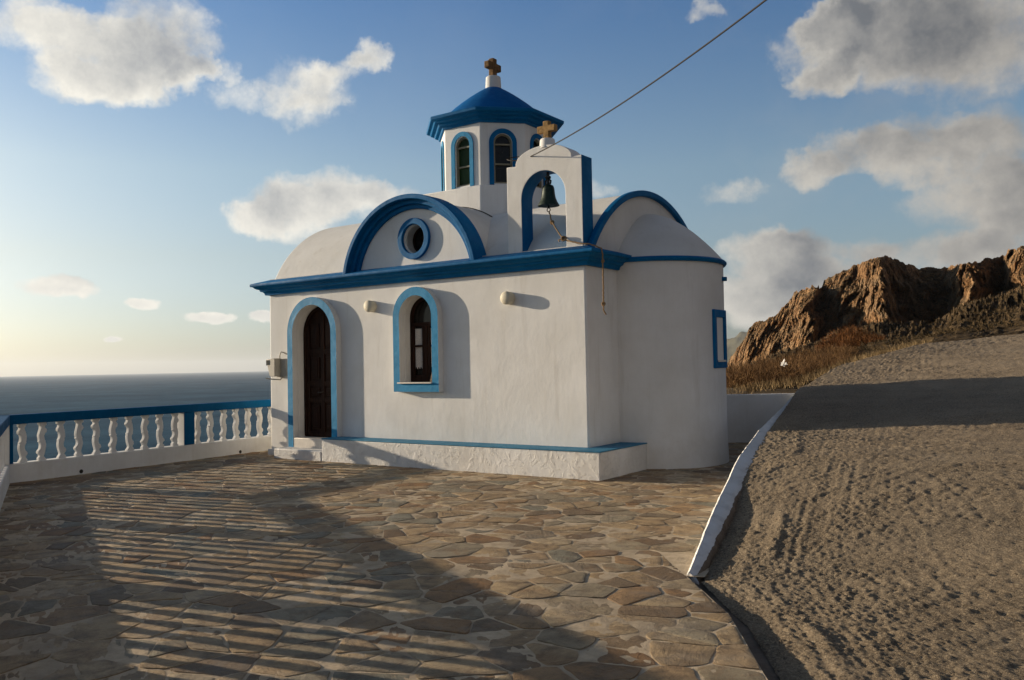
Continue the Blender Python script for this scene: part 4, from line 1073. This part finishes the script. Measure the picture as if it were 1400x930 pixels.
def field(daz, del_, amp=1.0):
    wk = t.mr(el, 0, 14, .22, 1)
    a_ = t.math('ADD', t.math('ADD', az, daz), t.math('MULTIPLY', wk, t.math('MULTIPLY', t.math('SUBTRACT', wx, .5), 6.5 * amp)))
    e_ = t.math('ADD', t.math('ADD', el, del_), t.math('MULTIPLY', wk, t.math('MULTIPLY', t.math('SUBTRACT', wy, .5), 4.0 * amp)))
    tot = None
    for i, (ca, ce, rx, ry) in enumerate(CL):
        u_ = t.math('MULTIPLY', t.math('SUBTRACT', a_, ca), 1 / (rx * 1.25)); v_ = t.math('MULTIPLY', t.math('SUBTRACT', e_, ce), 1 / (ry * 1.3))
        d2 = t.math('ADD', t.math('MULTIPLY', u_, u_), t.math('MULTIPLY', v_, v_))
        g = t.math('MULTIPLY', t.math('SUBTRACT', 1.0, d2, clamp=True), .62 if i in WISP else (1.7 if (ce < 5.5 and ca < -40) else 1.35 if (ce < 8 and ca < -14) else 1.0))
        tot = g if tot is None else t.math('ADD', tot, g)
    return tot
F0 = field(0, 0)
off_v = t.n('ShaderNodeVectorMath', {0: dirn, 1: (-.020, -.006, -.010)}, operation='ADD').outputs[0]     # towards the sun
def puff(v): 
    n1 = t.noise(13, 10, .66, v); n2 = t.noise(42, 7, .66, v)
    return t.math('ADD', t.math('MULTIPLY', t.math('SUBTRACT', n1, .5), 1.7), t.math('MULTIPLY', t.math('SUBTRACT', n2, .5), .55))
n0 = puff(dirn); n1 = puff(off_v)
dens = t.math('ADD', F0, n0); F1 = field(-1.5, -.9)
alpha = t.mr(dens, .02, 1.15, 0, 1, True)
alpha = t.math('MULTIPLY', alpha, t.mr(F0, .02, .35))
thick = t.mr(F0, .45, 1.9, 0, 1, True)
thick = t.math('MULTIPLY', thick, t.math('MAXIMUM', t.math('MAXIMUM', t.math('MULTIPLY', t.mr(el, 12, 16, .5, 1.0), t.mr(az, -63, -56, .75, 1.8)), t.mr(el, 7, 5, 0, 1.15)), t.mr(az, -35, -20, 0, 1.25)))
rel = t.math('ADD', t.math('MULTIPLY', t.math('SUBTRACT', F0, F1), .55), t.math('MULTIPLY', t.math('SUBTRACT', n0, n1), 1.2))
bil = t.math('MULTIPLY', t.math('SUBTRACT', t.noise(9, 6, .62, dirn), .5), 2.3)
lit = t.mr(t.math('ADD', t.math('ADD', rel, bil), t.math('MULTIPLY', thick, -.95)), -1.95, .50, 0, 1, False)
rightness = t.mr(az, -40, -8, 0, 1)
greyc = t.mix(rightness, (2.9, 3.1, 3.4, 1), (1.25, 1.34, 1.48, 1))
litc = t.mix(rightness, (8.4, 8.1, 7.3, 1), (4.5, 4.25, 3.85, 1))
cloudc = t.mix(lit, greyc, litc)
SKYK = 1.0
hz = t.mr(el, 0, 14, 1, 0)
grade = t.ramp(t.math('DIVIDE', el, 60.0, clamp=True), [(0, (.44, .60, 1.0)), (.065, (.47, .56, .78)), (.12, (.53, .57, .66)), (.21, (.58, .63, .68)), (.40, (.30, .47, .68)), (.6, (.26, .36, .46)), (1, (.24, .31, .38))])
skyc = t.mix(1.0, t.mix(1.0, sky.outputs[0], grade, 'MULTIPLY'), (2, 2, 2, 1), 'MULTIPLY')
# unseen grey cloud layer added beyond the right to dim and neutralise ambient light
ambient_deck = t.math('MULTIPLY', t.mr(az, -2, 14, 0, 1, True), t.mr(az, 168, 178, 1, 0, True))
ambient_deck = t.math('MULTIPLY', ambient_deck, t.mr(t.noise(4, 6, .6, dirn), .34, .52, .25, 1, True))
ambient_deck = t.math('MULTIPLY', ambient_deck, t.mr(el, 25, 55, 1, .35))
veil = t.math('MULTIPLY', t.mr(t.noise(5, 6, .6, dirn), .48, .75), t.mr(az, -32, -4, .03, .28))
alpha = t.math('MAXIMUM', alpha, t.math('MULTIPLY', veil, t.mr(el, 2, 10)))
final = t.mix(alpha, skyc, cloudc)
final = t.mix(ambient_deck, final, t.mix(t.mr(t.noise(6, 5, .6, dirn), .35, .65), (1.7, 1.6, 1.62, 1), (2.8, 2.5, 2.4, 1)))
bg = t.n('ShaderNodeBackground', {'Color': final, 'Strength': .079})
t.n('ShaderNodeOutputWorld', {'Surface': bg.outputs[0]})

# ------------------------------------------------------------------ sun
sl = bpy.data.lights.new('sun', 'SUN'); sl.energy = 5.0; sl.angle = R(.53); sl.color = (1.0, .82, .60)
so = bpy.data.objects.new('sun', sl); COL.objects.link(so)
Ld = Vector((math.cos(R(SUN_AZ))*math.cos(R(SUN_EL)), math.sin(R(SUN_AZ))*math.cos(R(SUN_EL)), -math.sin(R(SUN_EL))))
so.rotation_euler = Ld.to_track_quat('-Z', 'Y').to_euler()

# ------------------------------------------------------------------ camera
cd = bpy.data.cameras.new('camera'); cd.sensor_width = 36; cd.lens = 1168.77/1400*36; cd.clip_end = 60000; cd.clip_start = .05
co = bpy.data.objects.new('camera', cd); COL.objects.link(co)
yaw, pit, rol = .61103, .029197, .019359
Fw = Vector((-math.sin(yaw)*math.cos(pit), math.cos(yaw)*math.cos(pit), math.sin(pit))); r0 = Vector((math.cos(yaw), math.sin(yaw), 0)); u0 = r0.cross(Fw)
rr = r0*math.cos(rol) - u0*math.sin(rol); uu = r0*math.sin(rol) + u0*math.cos(rol)
co.matrix_world = Matrix(((rr.x, uu.x, -Fw.x, 6.1601), (rr.y, uu.y, -Fw.y, -10.6818), (rr.z, uu.z, -Fw.z, 1.6), (0, 0, 0, 1)))
sc.camera = co
sc.view_settings.view_transform = 'Standard'; sc.view_settings.look = 'None'; sc.view_settings.gamma = 1; sc.view_settings.exposure = .5
sc.cycles.max_bounces = 6; sc.cycles.caustics_reflective = False; sc.cycles.caustics_refractive = False
